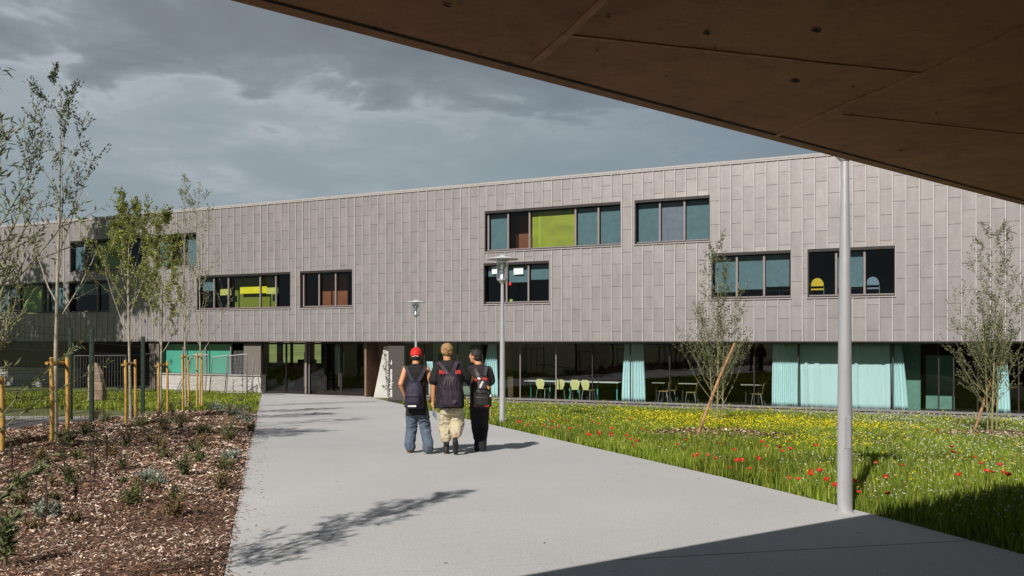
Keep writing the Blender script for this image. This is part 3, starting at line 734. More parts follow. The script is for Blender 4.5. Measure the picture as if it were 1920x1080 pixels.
hb = MB(); d = 5.0; hb.prism([(xd(p, d), d, zY(p, q, d)) for p, q in ((627, 650), (634, 650), (645, 663), (645, 704), (640, 706), (627, 700))], (0, 0.06, 0)); hb.build('partition', mat('partition_mint', (0.45, 0.85, 0.70), 0.7), BLD)
hb = MB(); p0 = lw(at(700, 742, 38.6)); hb.box(h1-0.02, h1+0.08, 0.35, 5.0, 0.016, ZS-0.001); hb.build('entrance_cheek', mat('cheek_brown', (0.20, 0.12, 0.085), 0.7, var=0.15, scale=2), BLD)
hb = MB(); hb.box(tX(697, 1.3), tX(757, 1.3)-0.0, 1.3, 1.5, 0.016, ZS-0.001); hb.build('entrance_side_wall', mat('cheek_brown', (0.20, 0.12, 0.085), 0.7), BLD)
# ---- ground floor, left: stone plinth, sea green panels, dark bay
def stone_material():
    m, nt, b = newmat('stone_wall'); N = nt.nodes.new; L = nt.links.new
    tc = N('ShaderNodeTexCoord'); mp = N('ShaderNodeMapping'); mp.inputs['Rotation'].default_value = (math.radians(90), 0, 0); L(tc.outputs['Object'], mp.inputs[0])
    nz = N('ShaderNodeTexNoise'); nz.inputs['Scale'].default_value = 3; L(mp.outputs[0], nz.inputs[0])
    vm = N('ShaderNodeMix'); vm.data_type = 'RGBA'; vm.blend_type = 'ADD'; vm.inputs[0].default_value = 0.10; L(mp.outputs[0], vm.inputs[6]); L(nz.outputs['Color'], vm.inputs[7])
    br = N('ShaderNodeTexBrick'); br.inputs['Scale'].default_value = 3.2; br.inputs['Mortar Size'].default_value = 0.012; br.inputs['Brick Width'].default_value = 0.85; br.inputs['Row Height'].default_value = 0.22; br.inputs['Bias'].default_value = 0.1
    br.inputs['Color1'].default_value = (0.62, 0.60, 0.57, 1); br.inputs['Color2'].default_value = (0.50, 0.47, 0.44, 1); br.inputs['Mortar'].default_value = (0.28, 0.25, 0.22, 1); L(vm.outputs[2], br.inputs[0])
    L(br.outputs[0], b.inputs['Base Color']); b.inputs['Roughness'].default_value = 0.95
    bp = N('ShaderNodeBump'); bp.inputs['Strength'].default_value = 0.9; bp.inputs['Distance'].default_value = 0.04; bp.invert = True; L(br.outputs['Fac'], bp.inputs['Height']); L(bp.outputs[0], b.inputs['Normal'])
    return m
M_stone = stone_material()
L1 = tX(489, 0.1); L0 = tX(290, 0.1)
b = MB(); b.box(L0, L1, 0.10, 0.45, -0.1, 0.86); b.box(TL, tX(140, 0.1), 0.10, 0.45, -0.1, 1.0); b.build('stone_plinth', M_stone, BLD)
b = MB(); b.box(L0, L1, 0.04, 0.50, 0.862, 0.91); b.box(TL, tX(140, 0.1), 0.04, 0.5, 1.002, 1.05); b.build('plinth_sill', M_sill, BLD)
M_sea = mat('panel_sea', (0.10, 0.44, 0.34), 0.5, var=0.06, scale=1.0)
for a, c in ((300, 345), (345, 387), (387, 434)):
    p = MB(); p.box(tX(a, 0.5)+0.02, tX(c, 0.5)-0.02, 0.50, 0.53, 0.93, 2.36); o = p.build('wall_panel', M_sea, BLD)
    g = MB(); tm0, tm1 = tX(a, 0.3), tX(c, 0.3); g.quad((tm0, 0.30, 0.93), (tm1, 0.30, 0.93), (tm1, 0.30, 2.36), (tm0, 0.30, 2.36)); g.build('pane', M_glow, o)
    g = MB(); g.box(tm1-0.03, tm1+0.03, 0.24, 0.32, 0.92, 2.4); g.build('mullion', M_alu, o)
b = MB(); b.box(tX(457, 0.2), tX(489, 0.2), 0.20, 0.30, 0.92, 2.40); b.build('wall_panel', mat('panel_brown', (0.17, 0.145, 0.13), 0.6, var=0.06), BLD)
b = MB(); b.box(tX(300, 0.3), tX(489, 0.3), 0.22, 0.4, 2.40, ZS-0.001); b.build('panel_head', M_dark, BLD)
b = MB()
x = 437.0
while x < 457: b.box(tX(x, 0.4)-0.008, tX(x, 0.4)+0.008, 0.40, 0.42, 0.92, 2.05); x += 2.4
b.build('railing', mat('rail_grey', (0.25, 0.25, 0.25), 0.5), BLD)
b = MB(); b.box(TL, tX(486, 4.2), 4.0, 4.2, 0, ZS); b.box(tX(139, 0.3), tX(145, 0.3), 0.3, 4.0, 0, ZS-0.001); b.build('bay_back_wall', M_room, BLD)
b = MB(); b.box(tX(127, 0.1), tX(139, 0.1), 0.10, 0.5, 1.055, ZS-0.001); b.build('pier', mat('pier_brown', (0.15, 0.12, 0.105), 0.7), BLD); b = MB(); b.box(tX(280, 0.1), tX(299, 0.1), 0.08, 0.5, 0.0, ZS-0.001); b.build('pier', mat('pier_brown', (0.15, 0.12, 0.105), 0.7), BLD)
b = MB(); b.quad((TL, 0.3, 1.05), (tX(127, 0.3), 0.3, 1.05), (tX(127, 0.3), 0.3, ZS-0.01), (TL, 0.3, ZS-0.01)); b.build('window_band', M_glow, BLD)
b = MB(); b.box(tX(140, 0.3), L0, 0.3, 4.0, 0.0, 0.03); b.build('bay_floor', M_conc, BLD)

# ------------------------------------------------------------------ concrete fin and sign by the entrance
fp = [(700, 743), (720, 649), (733, 649), (741, 746)]
Yf = 35.1
poly = [at(p, q, Yf) for p, q in fp]; poly[0].z = poly[3].z = 0.0
b = MB(); b.prism(poly, (0.12, 0.5, 0)); M_fin = mat('fin_concrete', (0.60, 0.59, 0.55), 0.9, var=0.06, scale=1.2, bump=0.15, bscale=20)
tag(b.build('concrete_buttress', M_fin, bevel=0.02), 'pale slanting concrete buttress with a raked left edge beside the entrance doors', 'buttress')
sp0 = unp(728, 754); sp1 = unp(757.5, 755.5)
SIGN = empty('sign_panel', sp0, math.atan2(sp1.y-sp0.y, sp1.x-sp0.x), 'tall dark grey information panel with white vertical lettering and an arrow, beside the entrance', 'sign')
sw = (Vector((sp1.x, sp1.y, 0))-Vector((sp0.x, sp0.y, 0))).length; sh = EYE-sp0.z+(640-648.5)/F*sp0.y
b = MB(); b.box(0, sw, 0, 0.09, 0.10, sh); b.build('board', mat('sign_grey', (0.075, 0.068, 0.062), 0.55, var=0.05), SIGN, bevel=0.004)
b = MB(); b.box(-0.01, sw+0.01, -0.012, 0.102, 0.0, 0.098); b.build('plinth', mat('sign_base', (0.04, 0.035, 0.033), 0.6), SIGN)
me = text_mesh('Salle Polyvalente', 0.20, 0.002, bold=0.004); xs = [v.co.x for v in me.vertices]; ln = max(xs)-min(xs)
me.materials.append(mat('letter_white', (0.85, 0.85, 0.83), 0.6, var=0.02))
k = (747-695)/F*sp0.y/ln
lt = bpy.data.objects.new('lettering', me); COL.objects.link(lt); lt.parent = SIGN
lt.matrix_local = Matrix(((0, -1, 0, 0.215), (0, 0, -1, -0.006), (1, 0, 0, 0.20), (0, 0, 0, 1))) @ Matrix.Diagonal((k, 0.20/0.2, 1, 1))
b = MB(); ca, cz = 0.18, EYE-sp0.z+(640-679.5)/F*sp0.y; r = 0.085
b.bar((ca, -0.005, cz+r), (ca, -0.005, cz-r), 0.028, 0.006)
b.bar((ca, -0.0075, cz-r), (ca-0.075, -0.0075, cz-r+0.085), 0.028, 0.006); b.bar((ca, -0.0095, cz-r), (ca+0.075, -0.0095, cz-r+0.085), 0.028, 0.006)
b.build('arrow', MATS['letter_white'], SIGN)

# ------------------------------------------------------------------ concrete canopy overhead
S0 = unp(1000, 1080); S1 = wpt(0, 0); q0 = Vector((0.145, 5.43, 0.9)); q1 = Vector((5.45, 8.65, 0.9))
NS = (q1-q0).cross(SUN_V); TH = 0.30
def canopy_pt(x, y):
    k = (x-960)/F; m = (640-y)/F
    # point s*(k,1,m)+eye with (P + TH z) in the plane of light through the shadow edge
    s = -NS.dot(Vector((0, 0, EYE+TH)) - q0)/NS.dot(Vector((k, 1, m))); return Vector((k*s, s, EYE+m*s))
C0, C1 = canopy_pt(430, 0), canopy_pt(1920, 385)
cd = (C1-C0); ch = Vector((cd.y, -cd.x, 0)).normalized()       # horizontally back under the slab (to the right / behind)
CA0 = C0 - cd*0.9; CA1 = C1 + cd*2.6
CAN = empty('concrete_canopy', (CA0.x, CA0.y, 0), 0, 'brown board-marked concrete canopy slab overhanging the viewer at upper right', 'canopy')
co = Vector((CA0.x, CA0.y, 0))
bm_ = MB(); A, B = CA0-co, CA1-co; Cc, Dd = B+ch*16, A+ch*16
lip = 0.05
M_can = None
def canopy_material():
    m, nt, b = newmat('canopy_concrete'); N = nt.nodes.new; L = nt.links.new
    tc = N('ShaderNodeTexCoord')
    def noise(s, d, r=0.6, dist=0):
        n = N('ShaderNodeTexNoise'); n.inputs['Scale'].default_value = s; n.inputs['Detail'].default_value = d; n.inputs['Roughness'].default_value = r; n.inputs['Distortion'].default_value = dist; L(tc.outputs['Object'], n.inputs['Vector']); return n.outputs[0]
    r1 = N('ShaderNodeValToRGB'); L(noise(0.9, 8, 0.65, 0.4), r1.inputs[0]); r1.color_ramp.elements[0].position = 0.28; r1.color_ramp.elements[1].position = 0.75
    r1.color_ramp.elements[0].color = (0.44, 0.205, 0.085, 1); r1.color_ramp.elements[1].color = (0.68, 0.36, 0.17, 1)
    r2 = N('ShaderNodeValToRGB'); L(noise(5, 6, 0.7), r2.inputs[0]); r2.color_ramp.elements[0].position = 0.25; r2.color_ramp.elements[1].position = 0.5
    r2.color_ramp.elements[0].color = (0.6, 0.58, 0.55, 1); r2.color_ramp.elements[1].color = (1, 1, 1, 1)
    a = N('ShaderNodeMix'); a.data_type = 'RGBA'; a.blend_type = 'MULTIPLY'; a.inputs[0].default_value = 1; L(r1.outputs[0], a.inputs[6]); L(r2.outputs[0], a.inputs[7])
    L(a.outputs[2], b.inputs['Base Color']); b.inputs['Roughness'].default_value = 0.8
    bp = N('ShaderNodeBump'); bp.inputs['Strength'].default_value = 0.5; bp.inputs['Distance'].default_value = 0.02; L(noise(14, 6, 0.7), bp.inputs['Height']); L(bp.outputs[0], b.inputs['Normal'])
    return m
M_can = canopy_material()
up = Vector((0, 0, TH))
bm_.add([A, B, Cc, Dd, A+up, B+up, Cc+up, Dd+up], [(0, 1, 2, 3), (7, 6, 5, 4), (4, 5, 1, 0), (5, 6, 2, 1), (6, 7, 3, 2), (7, 4, 0, 3)])
bm_.build('slab', M_can, CAN)
def on_slab(x, y):
    k = (x-960)/F; m = (640-y)/F; n = cd.cross(ch); s = n.dot(C0-Vector((0, 0, EYE)))/n.dot(Vector((k, 1, m))); return Vector((k*s, s, EYE+m*s))
nrm = cd.cross(ch).normalized(); nrm = nrm if nrm.z < 0 else -nrm
def strip(mb, a, b, w, h=0.004, mi=0):
    a, b = on_slab(*a)-co, on_slab(*b)-co; d = (b-a).normalized(); s = d.cross(nrm)*w/2; rr = random.Random(int(a.x*100)); n = 10
    for i in range(n):
        p, q = a.lerp(b, i/n), a.lerp(b, (i+1)/n); e = 0.35*w*(rr.random()-0.5); 
        mb.add([p-s, p+s, q+s, q-s, p-s+nrm*h, p+s+nrm*h, q+s+nrm*h, q-s+nrm*h], [(7, 6, 5, 4), (0, 1, 5, 4), (1, 2, 6, 5), (2, 3, 7, 6), (3, 0, 4, 7)], mi)
for a_, b_, w_ in (((1002, 118), (1066, 62), 0.035), ((1066, 62), (1135, -5), 0.03), ((1066, 66), (1500, 113), 0.018), ((1500, 113), (1730, 137), 0.009), ((1455, 255), (1580, 196), 0.02), ((1580, 196), (1730, 135), 0.014), ((1730, 135), (1925, 45), 0.008), ((1580, 214), (1925, 252), 0.008)):
    j = MB(); strip(j, a_, b_, w_); j.build('joint_fin', mat('joint_pale', (0.62, 0.36, 0.20), 0.85, var=0.25, scale=12), CAN)
j = MB(); g0, g1 = C0-co+ch*0.075, C1-co+ch*0.075; gd = g1-g0; s = ch*0.008
for (a_, b_) in ((g0-gd*0.4, g1+gd*1.2),): j.add([a_-s+nrm*0.003, a_+s+nrm*0.003, b_+s+nrm*0.003, b_-s+nrm*0.003, a_-s, a_+s, b_+s, b_-s], [(0, 1, 2, 3), (0, 4, 5, 1), (3, 2, 6, 7)])
rr = random.Random(2)
for (x, y, r) in ((838, 8, .012), (712, 55, .016), (958, 118, .011), (1325, 60, .014), (1490, 150, .018), (1530, 55, .016), (1120, 92, .008), (900, 96, .008), (1340, 88, .007), (1690, 280, .012), (1755, 210, .010), (1140, 28, .010), (1250, 140, .007), (1600, 160, .009)):
    c = on_slab(x, y)-co+nrm*0.005; e1 = cd.normalized()*r*1.3; e2 = nrm.cross(cd.normalized())*r*0.7
    j.add([c+(e1*math.cos(q*math.pi/5)+e2*math.sin(q*math.pi/5))*(0.6+0.6*rr.random()) for q in range(10)], [tuple(range(10))])
j.build('formwork_mark', mat('mark_dark', (0.02, 0.012, 0.008), 0.9), CAN)
# unseen walls added right of and behind the viewer to block sky light
b = MB(); a0 = CA0+ch*0.35+cd.normalized()*0.2; b.bar(Vector((a0.x, a0.y, 2.05)), Vector((a0.x, a0.y, 2.05))+ch*15, 0.3, 2.9); tag(b.build('sky_blocking_wall', M_dark), 'added dark wall under the canopy behind the viewer, blocking sky light', 'wall'); b = MB(); b.box(9.5, 9.9, -8, 5.6, 0.5, 3.1)

tag(b.build('sky_blocking_wall', M_dark), 'added dark wall beyond the right edge, deepening the shade under the canopy', 'wall')
# ------------------------------------------------------------------ lamp posts
M_pole = mat('pole_metal', (0.60, 0.60, 0.62), 0.34, metal=0.45, var=0.05, scale=5)
M_disc = mat('lamp_disc', (0.62, 0.62, 0.62), 0.45, var=0.04)
M_lens = glass('lamp_lens', (0.9, 0.93, 0.95), 1.0)
M_refl = mat('lamp_reflector', (0.75, 0.75, 0.77), 0.2, metal=0.9, var=0.03)
mid = unp(942, 798); LH = (798-478)/F*mid.y
def lamp_at_col(x, ytop):
    k = (x-960)/F; lo, hi = 3, 60
    for _ in range(60):
        Y = (lo+hi)/2
        top = gz(k*Y, Y)+LH; ys = 640-(top-EYE)/Y*F
        if ys < ytop: lo = Y
        else: hi = Y
    return Vector((k*Y, Y, gz(k*Y, Y)))
near = unp(1584, 964)
def make_lamp():
    r = empty('street_lamp', near, 0, 'stout silver lamp post close by at the path corner, its head behind the canopy', 'street lamp', 'disc topped lamp posts along the path')
    zs = LH-0.62
    b = MB(); b.lathe([(0.0, 0.0), (0.068, 0.0), (0.066, 0.6), (0.0645, 1.1), (0.0645, 1.105), (0.0625, 1.105), (0.0625, 1.11), (0.056, 1.9), (0.034, zs), (0.0, zs)], 28); b.build('pole', M_pole, r, smooth=True)
    b = MB(); b.box(-0.028, 0.028, -0.0685, -0.05, 0.62, 0.92); b.box(-0.006, 0.006, -0.071, -0.06, 0.86, 0.872); b.build('hatch', M_pole, r, bevel=0.002)
    b = MB(); b.lathe([(0.066, 0.03), (0.085, 0.028), (0.088, 0.0), (0.0, 0.0)], 28); b.build('base_collar', M_conc, r, smooth=True)
    b = MB(); b.lathe([(0.0, zs-0.05), (0.04, zs-0.05), (0.10, zs+0.02), (0.125, zs+0.03), (0.125, zs+0.06), (0.0, zs+0.06)], 28)
    for q in range(4):
        a = q*math.pi/2+0.5; b.tube([(0.135*math.cos(a), 0.135*math.sin(a), zs+0.03), (0.135*math.cos(a), 0.135*math.sin(a), LH-0.10)], 0.006, 6)
    b.build('cage', M_pole, r, smooth=True)
    b = MB(); b.lathe([(0.13, zs+0.061), (0.13, LH-0.12)], 28); b.build('lens', M_lens, r, smooth='all')
    b = MB(); b.lathe([(0.0, zs+0.07), (0.10, zs+0.07), (0.075, zs+0.16), (0.09, zs+0.18), (0.055, zs+0.20), (0.085, zs+0.25), (0.05, zs+0.27), (0.11, zs+0.36), (0.115, zs+0.45), (0.0, zs+0.46)], 24); b.build('reflector', M_refl, r, smooth=True)
    b = MB(); R = 0.375; b.lathe([(0.0, LH), (0.03, LH-0.002), (0.09, LH-0.035), (R*0.8, LH-0.075), (R, LH-0.095), (R, LH-0.105), (R*0.8, LH-0.10), (0.14, LH-0.10), (0.13, LH-0.13), (0.0, LH-0.13)], 40); b.build('disc_shade', M_disc, r, smooth=True)
    return r
lamp = make_lamp()
for p, lb in ((mid, 'silver disc topped lamp post at the meadow edge, right of the three walking people'), (lamp_at_col(780, 562), 'smaller looking disc topped lamp post rising behind the person in the red cap')):
    c = copy_tree(lamp); c.location = p; c['label'] = lb

# ------------------------------------------------------------------ green mesh fence, silver gate, loose barriers
M_fence = mat('fence_green', (0.020, 0.040, 0.025), 0.5, var=0.1)
M_steel = mat('galvanised', (0.27, 0.27, 0.28), 0.5, metal=0.3, var=0.10)
def mesh_fence(pts, name, label, h=1.9, posts=None, vs=0.05):
    P = [unp(*p) for p in pts]; r = empty(name, P[0], 0, label, 'fence'); o = P[0]
    w = MB()
    for a, b in zip(P[:-1], P[1:]):
        L_ = (b-a).length; n = int(L_/vs); e = (b-a)/n; s = e.normalized()*0.0034
        for i in range(n):
            q = a+e*i-o; w.add([q-s, q+s, q+s+Vector((0, 0, h)), q-s+Vector((0, 0, h))], [(0, 1, 2, 3)])
        z = 0.1
        while z < h+0.01:
            q, q2 = a-o+Vector((0, 0, z)), b-o+Vector((0, 0, z)); u = Vector((0, 0, 0.0045)); w.add([q-u, q2-u, q2+u, q+u], [(0, 1, 2, 3)]); z += 0.2
    w.build('wire_mesh', M_fence, r)
    for p in (posts or pts):
        q = unp(*p)-o; m = MB(); m.box(q.x-0.035, q.x+0.035, q.y-0.035, q.y+0.035, -0.1+q.z, h+0.06+q.z); m.box(q.x-0.04, q.x+0.04, q.y-0.04, q.y+0.04, h+0.061+q.z, h+0.075+q.z); m.build('post', M_fence, r)
    return r
mesh_fence([(-170, 868), (30, 830), (172, 798)], 'mesh_fence', 'dark green wire mesh fence running along the asphalt lane at left', 1.9, [(-170, 868), (172, 798)])
mesh_fence([(172, 797), (268, 782)], 'mesh_fence', 'short run of dark green mesh fence behind the bushy staked tree', 1.88, [(268, 782)])
mesh_fence([(132, 786), (-60, 806)], 'mesh_fence', 'rear dark green mesh fence beyond the asphalt lane', 2.0, [(132, 786)])
# silver bar gate
def bar_gate(x0, x1, y0, y1, Yd, label):
    a, c = at(x0, y0, Yd), at(x1, y0, Yd+0.6*(1 if x1 > x0 else 0)); a.z = gz(a.x, a.y)+0.05; c.z = a.z; h = EYE+(640-y1)/F*Yd-a.z
    r = empty('bar_gate', a, 0, label, 'gate'); d = c-a; rr = random.Random(int(x0)); f = MB()
    f.tube([(0, 0, 0), (0, 0, h)], 0.03, 8); f.tube([d, d+Vector((0, 0, h))], 0.03, 8); f.tube([(0, 0, h), d+Vector((0, 0, h))], 0.025, 8); f.tube([(0, 0, 0.08), d+Vector((0, 0, 0.08))], 0.025, 8)
    f.build('gate_frame', mat('gate_shade_grey', (0.11, 0.11, 0.115), 0.5, metal=0.2), r, smooth=True); n = int(d.length/0.11);  # silver gate coloured dark to stand in for the tree shadow
    w = MB()
    for i in range(1, n):
        q = d*(i/n); w.tube([q+Vector((0.0, 0, 0.1)), q+Vector((0.02*(rr.random()-.5), 0, h*0.35)), q+Vector((0.03*(rr.random()-.5), 0, h*0.7)), q+Vector((0, 0, h))], 0.011, 5)
    w.build('bars', MATS['gate_shade_grey'], r, smooth=True); return r
bar_gate(140, 236, 746, 667, 34.0, 'silver barred gate before the dark bay behind the mesh fence')
bar_gate(268, 292, 746, 664, 34.5, 'narrow wavy barred gate leaf at the end of the stone plinth')
def barrier(label, pts, seed, props=(), rail=None):
    """loose mesh barrier; pts are the four photo corners bottom-left, top-left, top-right, bottom-right at depth Yd"""
    (bl, tl, tr, br, Yd) = pts; P = [at(p[0], p[1], Yd) for p in (bl, tl, tr, br)]; o = Vector((P[0].x, P[0].y, gz(P[0].x, P[0].y)))
    P = [p-o for p in P]; r = empty('mesh_barrier', o, 0, label, 'barrier', 'loose mesh barriers against the stone plinth')
    f = MB(); f.tube([P[0], P[1]], 0.024, 8); f.tube([P[1], P[2]], 0.02, 8); f.tube([P[2], P[3]], 0.024, 8); f.tube([P[0].lerp(P[1], .1), P[3].lerp(P[2], .1)], 0.02, 8)
    for a, c in props: f.tube([at(a[0], a[1], Yd-0.05)-o, at(c[0], c[1], Yd-0.3)-o], 0.022, 8)
    f.build('barrier_frame', M_steel, r, smooth=True)
    w = MB()
    for i in range(1, 20): s = i/20; w.tube([P[0].lerp(P[3], s), P[1].lerp(P[2], s)], 0.004, 4)
    for i in range(1, 9): s = 0.1+0.9*i/9; w.tube([P[0].lerp(P[1], s), P[3].lerp(P[2], s)], 0.004, 4)
    w.build('barrier_mesh', M_steel, r)
barrier('leaning silver mesh barrier standing before the sea green panels', ((392, 744), (398, 670), (427, 666), (421, 744), 36.0), 1)
barrier('wide silver mesh barrier before the dark railing and brown panel', ((424, 743), (429, 667), (463, 664), (463, 744), 35.6), 2, [((474, 672), (491, 738)), ((474, 672), (474, 740))])
barrier('silver mesh barrier with a diagonal prop behind the two close stake frames', ((330, 748), (361, 665), (390, 665), (384, 746), 35.0), 3, [((361, 666), (321, 754))])
# standing stone
def stone():
    p = unp(182, 756); r = MB(); rr = random.Random(5); n = 9
    prof = [(0.30, 0, 0), (0.31, 0.25, .01), (0.29, 0.5, 0.0), (0.27, 0.75, -.03), (0.25, 0.95, -0.05), (0.20, 1.15, -0.08), (0.17, 1.25, -0.10), (0.06, 1.3, -0.10)]
    vs = []
    for i, (R, z, ox) in enumerate(prof):
        for k in range(n): a = 2*math.pi*k/n; q = R*(0.92+0.16*rr.random()); vs.append((ox+q*math.cos(a), q*math.sin(a)*0.7, z+0.04*rr.random()))
    fs = [(i*n+k, i*n+(k+1)%n, (i+1)*n+(k+1)%n, (i+1)*n+k) for i in range(len(prof)-1) for k in range(n)] + [tuple((len(prof)-1)*n+k for k in range(n))]
    r.add(vs, fs); tag(r.build('standing_stone', mat('rough_stone', (0.34, 0.25, 0.18), 0.95, var=0.35, scale=5, bump=0.8, bscale=12), loc=p, bevel=0.03), 'rough brown upright boulder on the lawn before the barred gate', 'boulder')
stone()

# ------------------------------------------------------------------ curtains
M_curt = mat('curtain_mint', (0.70, 0.90, 0.93), 0.8, var=0.04, scale=3, stretch=(6, 6, 0.6), trans=0.15)
def curtain(xt0, xt1, xb0, xb1, d, label, folds, amp=0.05, flat=None, seed=0, ztop=ZS-0.05, zbot=0.13):
    t0 = (tX(xt0, d), tX(xt1, d)); b0 = (tX(xb0, d), tX(xb1, d)); c = wpt((b0[0]+b0[1])/2, d, 0.11)
    nx = max(40, folds*10); nz = 14; rr = random.Random(seed); ph = [rr.random()*6 for _ in range(8)]; V = []
    for j in range(nz):
        r = j/(nz-1)
        for i in range(nx):
            s = i/(nx-1); tt = t0[0]+(t0[1]-t0[0])*s; tb = b0[0]+(b0[1]-b0[0])*s
            ease = r**1.5; t = tt*ease + tb*(1-ease)
            a = amp
            if flat: 
                a = amp*min(1, min(abs(s-u) for u in flat[0])*0+max(0.06, max(math.exp(-((s-u)/w)**2) for u, w in flat)))  if False else amp*max(0.10, max(math.exp(-((s-u)/w)**2) for u, w in flat))
            w = a*math.sin(s*folds*2*math.pi + 0.7*math.sin(s*9+ph[0]) + 0.25*math.sin(r*3+ph[1]))*(0.75+0.25*r) + 0.3*a*math.sin(s*folds*4.3*math.pi+ph[2])
            z = zbot+(ztop-zbot)*r + (0.02*math.sin(s*folds*2*math.pi+1) if j == 0 else 0)
            p = wpt(t, d+w, z)-c; V.append((p.x, p.y, p.z+0.0))
    Fq = [(j*nx+i, j*nx+i+1, (j+1)*nx+i+1, (j+1)*nx+i) for j in range(nz-1) for i in range(nx-1)]
    o = npmesh('curtain', V, Fq, M_curt, smooth=True); o.location = c; s = o.modifiers.new('thickness', 'SOLIDIFY'); s.thickness = 0.006
    tag(o, label, 'curtain', 'pale mint curtains behind the ground floor glass'); return o
curtain(916, 931, 902, 934, 0.9, 'mint curtain drawn aside just left of the middle lamp post', 6, 0.06, seed=1)
curtain(1172, 1205, 1166, 1211, 0.9, 'narrow gathered mint curtain between the row of yellow chairs and the right staked tree', 8, 0.05, seed=2)
curtain(1449, 1497, 1447, 1500, 0.88, 'closely pleated mint curtain at the left end of the wide curtained bay', 13, 0.035, seed=3)
curtain(1499, 1669, 1501, 1670, 0.92, 'wide flat mint curtain behind the near lamp post', 9, 0.05, [(0.05, 0.10), (0.20, 0.04), (0.62, 0.05), (0.97, 0.05)], seed=4)
curtain(1671, 1690, 1673, 1703, 0.88, 'flared mint curtain end next to the sea green partition', 5, 0.045, seed=5)
curtain(1872, 1886, 1868, 1895, 0.92, 'mint curtain seen through the staked tree at far right', 5, 0.05, seed=6)
curtain(800, 812, 803, 815, 0.9, 'short mint sheet showing between the two left walking people', 3, 0.04, ztop=1.62, seed=7)  # short pleated sheet, lower part of the bay only

# ------------------------------------------------------------------ tables and chairs
M_wood = mat('chair_ply', (0.80, 0.72, 0.33), 0.5, var=0.08, scale=4)
M_teal = mat('teal_metal', (0.08, 0.38, 0.36), 0.4, var=0.05)
M_top = mat('table_top', (0.72, 0.74, 0.70), 0.4, var=0.03)
M_brown = mat('chair_brown', (0.16, 0.08, 0.04), 0.5)
def make_chair(m, name='dining_chair'):
    r = empty(name); 
    # plywood back: hourglass outline, facing local -y (the viewer sees its back)
    out = []
    half = [(0.125, 0.46), (0.145, 0.52), (0.185, 0.62), (0.20, 0.71), (0.185, 0.78), (0.14, 0.84), (0.06, 0.86), (0.03, 0.845)]
    pts = [(x, z) for x, z in half] + [(-x, z) for x, z in reversed(half)]
    hole = [(0.035*math.cos(k*math.pi/4+0.39), 0.775+0.022*math.sin(k*math.pi/4+0.39)) for k in range(8)]
    def yb(z): return -0.20-0.16*(z-0.46)
    bm = bmesh.new(); vo = [bm.verts.new((x, yb(z), z)) for x, z in pts]; vh = [bm.verts.new((x, yb(z), z)) for x, z in hole]
    eo = [bm.edges.new((vo[i], vo[(i+1) % len(vo)])) for i in range(len(vo))]; eh = [bm.edges.new((vh[i], vh[(i+1) % 8])) for i in range(8)]
    bmesh.ops.triangle_fill(bm, edges=eo+eh, use_beauty=True); me = bpy.data.meshes.new('backrest'); bm.to_mesh(me); bm.free(); me.materials.append(m)
    bo = bpy.data.objects.new('backrest', me); COL.objects.link(bo); bo.parent = r; s = bo.modifiers.new('thickness', 'SOLIDIFY'); s.thickness = 0.012
    b = MB(); b.prism([(-0.19, 0.2, 0.44), (0.19, 0.2, 0.44), (0.20, -0.05, 0.432), (0.14, -0.21, 0.45), (-0.14, -0.21, 0.45), (-0.20, -0.05, 0.432)], (0, 0, 0.014)); b.build('seat', m, r)
    for sx in (-1, 1):
        for sy in (-1, 1):
            b = MB(); b.tube([(sx*0.15, sy*0.12, 0.43), (sx*0.175, sy*0.15, 0.40), (sx*0.20, sy*0.21-0.01, 0.0)], 0.011, 7); b.build('leg', M_steel, r, smooth=True)
    return r
def put_chair(proto, x, ybase, d, rz, label, group, zf=0.10, t=None, first=False):
    c = proto if first else copy_tree(proto)
    tt = t if t is not None else tX(x, d); c.location = wpt(tt, d, zf); c.rotation_euler = (0, 0, -ANG+rz); tag(c, label, 'chair', group); return c
ch0 = make_chair(M_wood)
labs = ['leftmost of the four pale yellow plywood chairs tucked under the long white table', 'second from left of the four pale yellow plywood chairs at the long white table', 'third from left of the four pale yellow plywood chairs at the long white table', 'rightmost of the four pale yellow plywood chairs, by the thin glazing bar']
for i, (x, rz) in enumerate(((1017.5, -0.1), (1050, 0.3), (1080.5, 0.08), (1103.5, -0.28))):
    put_chair(ch0, x, 752, 1.15, rz, labs[i], 'yellow chairs at the white table', first=(i == 0))
def table(t0, t1, d, label, legm, z=0.10, w=0.7, h=0.76, topm=None):
    c = wpt((t0+t1)/2, d, z); r = empty('dining_table', c, -ANG, label, 'table'); L_ = (t1-t0)/2
    b = MB(); b.box(-L_, L_, -w/2, w/2, h-0.03, h); b.build('table_top', topm or M_top, r, bevel=0.004)
    n = max(2, int(round(2*L_/1.1))+1)
    for i in range(n):
        x = -L_+0.15+(2*L_-0.3)*i/(n-1)
        b = MB(); b.box(x-0.025, x+0.025, -0.03, 0.03, 0.03, h-0.031); b.box(x-0.03, x+0.03, -w/2+0.04, w/2-0.04, 0.0, 0.029); b.build('leg', legm, r)
    return r
table(tX(989, 1.55), tX(1075, 1.55), 1.55, 'long white topped table on teal legs behind the row of yellow chairs', M_teal)
table(tX(1078, 1.6), tX(1164, 1.6), 1.6, 'white topped table continuing the row, right of the yellow chairs', M_teal)
table(tX(1224, 2.2), tX(1250, 2.2), 2.2, 'small pale table left of the right staked tree', M_dark, topm=mat('table_top_dim', (0.40, 0.38, 0.32), 0.5))
table(tX(1273, 2.0), tX(1312, 2.0), 2.0, 'small pale table directly behind the right staked tree', M_dark, topm=mat('table_top_dim', (0.40, 0.38, 0.32), 0.5))
table(tX(1391, 2.1), tX(1430, 2.1), 2.1, 'small pale table just left of the wide curtains', M_dark, topm=mat('table_top_dim', (0.40, 0.38, 0.32), 0.5))
